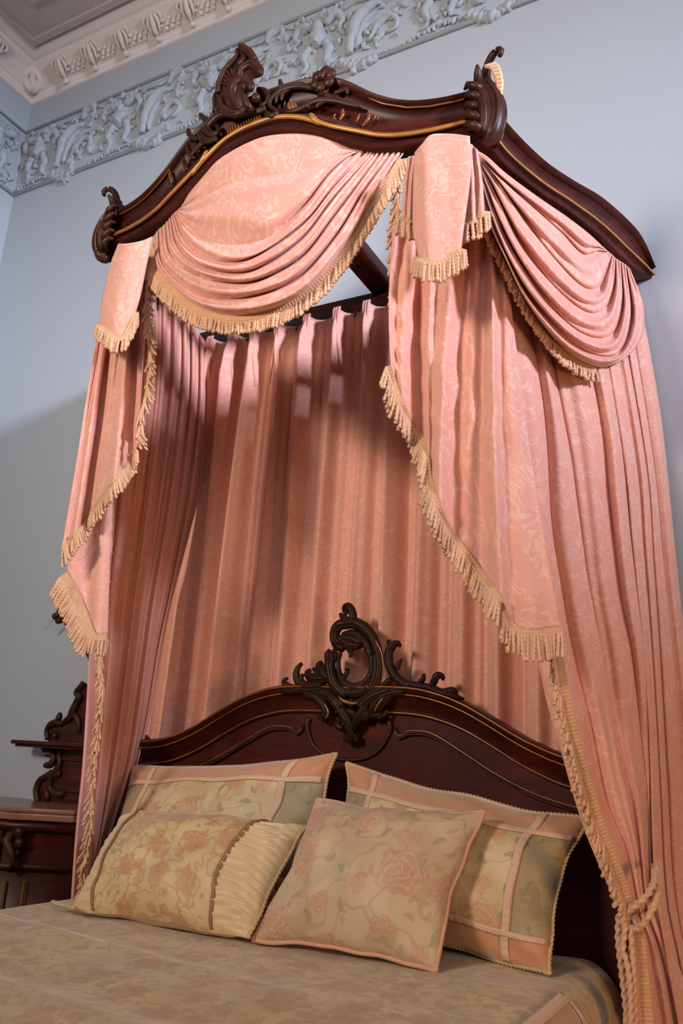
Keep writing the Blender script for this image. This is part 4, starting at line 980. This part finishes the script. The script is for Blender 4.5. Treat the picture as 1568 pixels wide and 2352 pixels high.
# ------------------------------------------------------------------ dresser on the left
dr = thing('dresser', 'dark mahogany dresser with brown marble top and scrolled carved backboard beside the bed', 'dresser', (-1.5, -.2, 0))
def prism(mb, poly, z0, z1):
    n = len(poly); mb.add([(x, y, z0) for x, y in poly]+[(x, y, z1) for x, y in poly], [tuple(range(n-1, -1, -1)), tuple(range(n, 2*n))]+[(i, (i+1) % n, n+(i+1) % n, n+i) for i in range(n)])
def inset(poly, d): cx = sum(p[0] for p in poly)/len(poly); cy = sum(p[1] for p in poly)/len(poly); return [(x+d*(1 if x < cx else -1), min(-.005, y+d) if y < cy else y) for x, y in poly]
poly = [(-2.1, -.005), (-2.1, -.36), (-1.98, -.42), (-1.20, -.42), (-1.145, -.37), (-1.02, -.30), (-1.02, -.005)]
mb = MB(); prism(mb, inset(poly, .03), 0.0, .93); prism(mb, inset(poly, .012), .0, .09); prism(mb, inset(poly, .012), .905, .935); prism(mb, inset(poly, .015), .775, .795); mb.build('body', M['mahogany'], dr)
mb = MB(); prism(mb, poly, .94, .965); prism(mb, inset(poly, .008), .965, .982); o = mb.build('marble_top', M['marble'], dr, sm=False, label='brown marble top'); md = o.modifiers.new('b', 'BEVEL'); md.width = .006; md.segments = 3
# canted corner stile with rubbed lines, carved knob, drawer and door fronts
mb = MB()
for x, y in ((-1.215, -.392), (-1.160, -.352)): mb.tube([(x, y, .12), (x, y, .45), (x, y, .74)], .004, 6)
mb.build('rubbed_stile_line', M['bronze'], dr)
mb = MB()
for q in range(4): mb.ball((-1.187+.008*(q % 2), -.385, .90-q*.035), .022-.002*q, 8, 6, (1, .8, 1))
mb.tube([(-1.20, -.39, .91), (-1.215, -.41, .87), (-1.19, -.41, .84), (-1.175, -.40, .80), (-1.19, -.40, .775)], [.012, .018, .016, .012, .006], 8)
mb.build('corner_carving', M['carved'], dr)
for x0, x1 in ((-1.60, -1.25), (-1.95, -1.62)):
    mb = MB(); mb.box((x0, -.405, .80), (x1, -.385, .90)); d = mb.build('drawer', M['mahogany'], dr, sm=False)
    c = (x0+x1)/2; g = MB()
    q = smooth([(x1-.02, .89), (x0+.02, .89), (x0+.02, .815), (x1-.09, .815), (x1-.07, .835), (x1-.045, .83), (x1-.04, .81), (x1-.02, .82), (x1-.015, .85), (x1-.02, .89)], 60)
    g.tube([(a, -.408, b_) for a, b_ in q], .005, 6); g.build('drawer_moulding', M['carved'], d)
    mb = MB(); mb.box((x0, -.400, .12), (x1, -.385, .765)); d = mb.build('door', M['mahogany'], dr, sm=False)
    g = MB(); q = smooth([(x1-.05, .16), (x1-.05, .40), (x1-.05, .62), (x1-.075, .68), (c, .71), (x0+.075, .68), (x0+.05, .62), (x0+.05, .40), (x0+.05, .16)], 60)
    g.tube([(a, -.404, b_) for a, b_ in q], .008, 8); g.build('door_moulding', M['carved'], d)
# backboard: outline traced on the wall plane, mirrored about its centre
DW = lambda a, b_, o: at(a, b_, -.045-o)
bc_x = -1.25
def mir(L): return [(2*bc_x-x, z) for x, z in L][::-1]
def to_xz(L, y): return [(at(a, b_, y)[0], at(a, b_, y)[2]) for a, b_ in L]
ol = to_xz([(86, 1845), (88, 1812), (98, 1790), (116, 1778), (126, 1765), (123, 1740), (112, 1718), (110, 1700), (118, 1672), (132, 1662), (150, 1655), (168, 1640), (178, 1615), (176, 1600), (188, 1588), (192, 1570)], -.045)
pl2 = ol+mir(ol); n = len(pl2)
mb = MB(); mb.add([(x, -.045, z) for x, z in pl2]+[(x, -.006, z) for x, z in pl2], [(i, (i+1) % n, n+(i+1) % n, n+i) for i in range(n)])
half = len(ol)
for i in range(half-1):
    a, b_, c, d = i, i+1, n-2-i, n-1-i; mb.F.append((a, d, c, b_)); mb.F.append((n+a, n+b_, n+c, n+d))
mb.build('backboard', M['mahogany'], dr, sm=False)
SC = [[(90, 1842, 7), (86, 1815, 7), (95, 1792, 7), (112, 1780, 6), (120, 1772, 5)], [(100, 1840, 5), (112, 1832, 7), (108, 1815, 6), (98, 1822, 4)],
 [(106, 1758, 6), (120, 1755, 8), (126, 1738, 6), (118, 1724, 6), (104, 1722, 6), (100, 1714, 4)], [(112, 1698, 6), (110, 1680, 6), (118, 1665, 7), (132, 1660, 8), (146, 1664, 5)], [(128, 1698, 6), (130, 1688, 7), (122, 1684, 4)],
 [(134, 1660, 5), (138, 1648, 7), (140, 1637, 4)], [(150, 1658, 6), (164, 1648, 8), (172, 1630, 9), (180, 1612, 8), (186, 1600, 9), (178, 1592, 7), (185, 1582, 7), (194, 1568, 6)], [(172, 1640, 6), (180, 1650, 7), (184, 1665, 6), (182, 1682, 5)],
 [(143, 1718, 6), (138, 1735, 6), (140, 1752, 6), (134, 1768, 7), (124, 1780, 8), (118, 1796, 7), (120, 1815, 6), (138, 1825, 8), (150, 1822, 5)], [(126, 1780, 6), (138, 1778, 6), (140, 1768, 3)]]
mb = MB(); strokes(mb, SC, DW, flat=1.0)
mb.build('scroll_carving', M['carved'], dr)
m2 = MB(); m2.add([(2*bc_x-v[0], v[1], v[2]) for v in mb.V], [tuple(reversed(f)) for f in mb.F]); m2.build('scroll_carving', M['carved'], dr)
mb = MB(); mb.box((-1.60, -.13, 1.200), (-.90, -.046, 1.216)); mb.box((-1.585, -.12, 1.190), (-.915, -.046, 1.200)); o = mb.build('shelf', M['mahogany'], dr, sm=False); md = o.modifiers.new('b', 'BEVEL'); md.width = .004
mb = MB(); mb.tube([(-1.47, -.052, 1.16), (-1.35, -.052, 1.150), (-1.15, -.052, 1.150), (-1.03, -.052, 1.16)], .005, 8); mb.tube([(-1.42, -.052, 1.03), (-1.08, -.052, 1.03)], .004, 6); mb.build('panel_bead', M['carved'], dr)

# wall ornament glimpsed behind the left cascade
ws = thing('wall_sconce', 'small dark carved wall sconce with glass drop, peeping out behind the left fringed cascade', 'sconce', at(160, 1430, -.03))
mb = MB(); c = at(140, 1416, -.06)
for q in range(6): mb.ball(c+np.array([.022*math.cos(q*PI/3), -.01*(q % 2), .020*math.sin(q*PI/3)]), .016, 8, 6)
mb.ball(c+np.array([0, -.02, 0]), .014, 8, 6)
strokes(mb, [[(150, 1400, 5), (142, 1396, 5), (136, 1404, 4)], [(150, 1420, 6), (170, 1428, 5), (186, 1445, 4), (193, 1465, 4), (198, 1485, 4), (204, 1505, 4), (214, 1530, 4)], [(184, 1452, 5), (178, 1460, 5), (182, 1468, 3)], [(196, 1488, 5), (190, 1496, 4)]], lambda a, b_, o: at(a, b_, -.03), flat=1.0)
mb.build('carved_arm', M['carved'], ws)
mb = MB(); mb.tube([at(122, 1424, -.08), at(112, 1434, -.08), at(103, 1444, -.08)], [.003, .006, .002], 6); mb.build('glass_drop', M['glass'], ws)
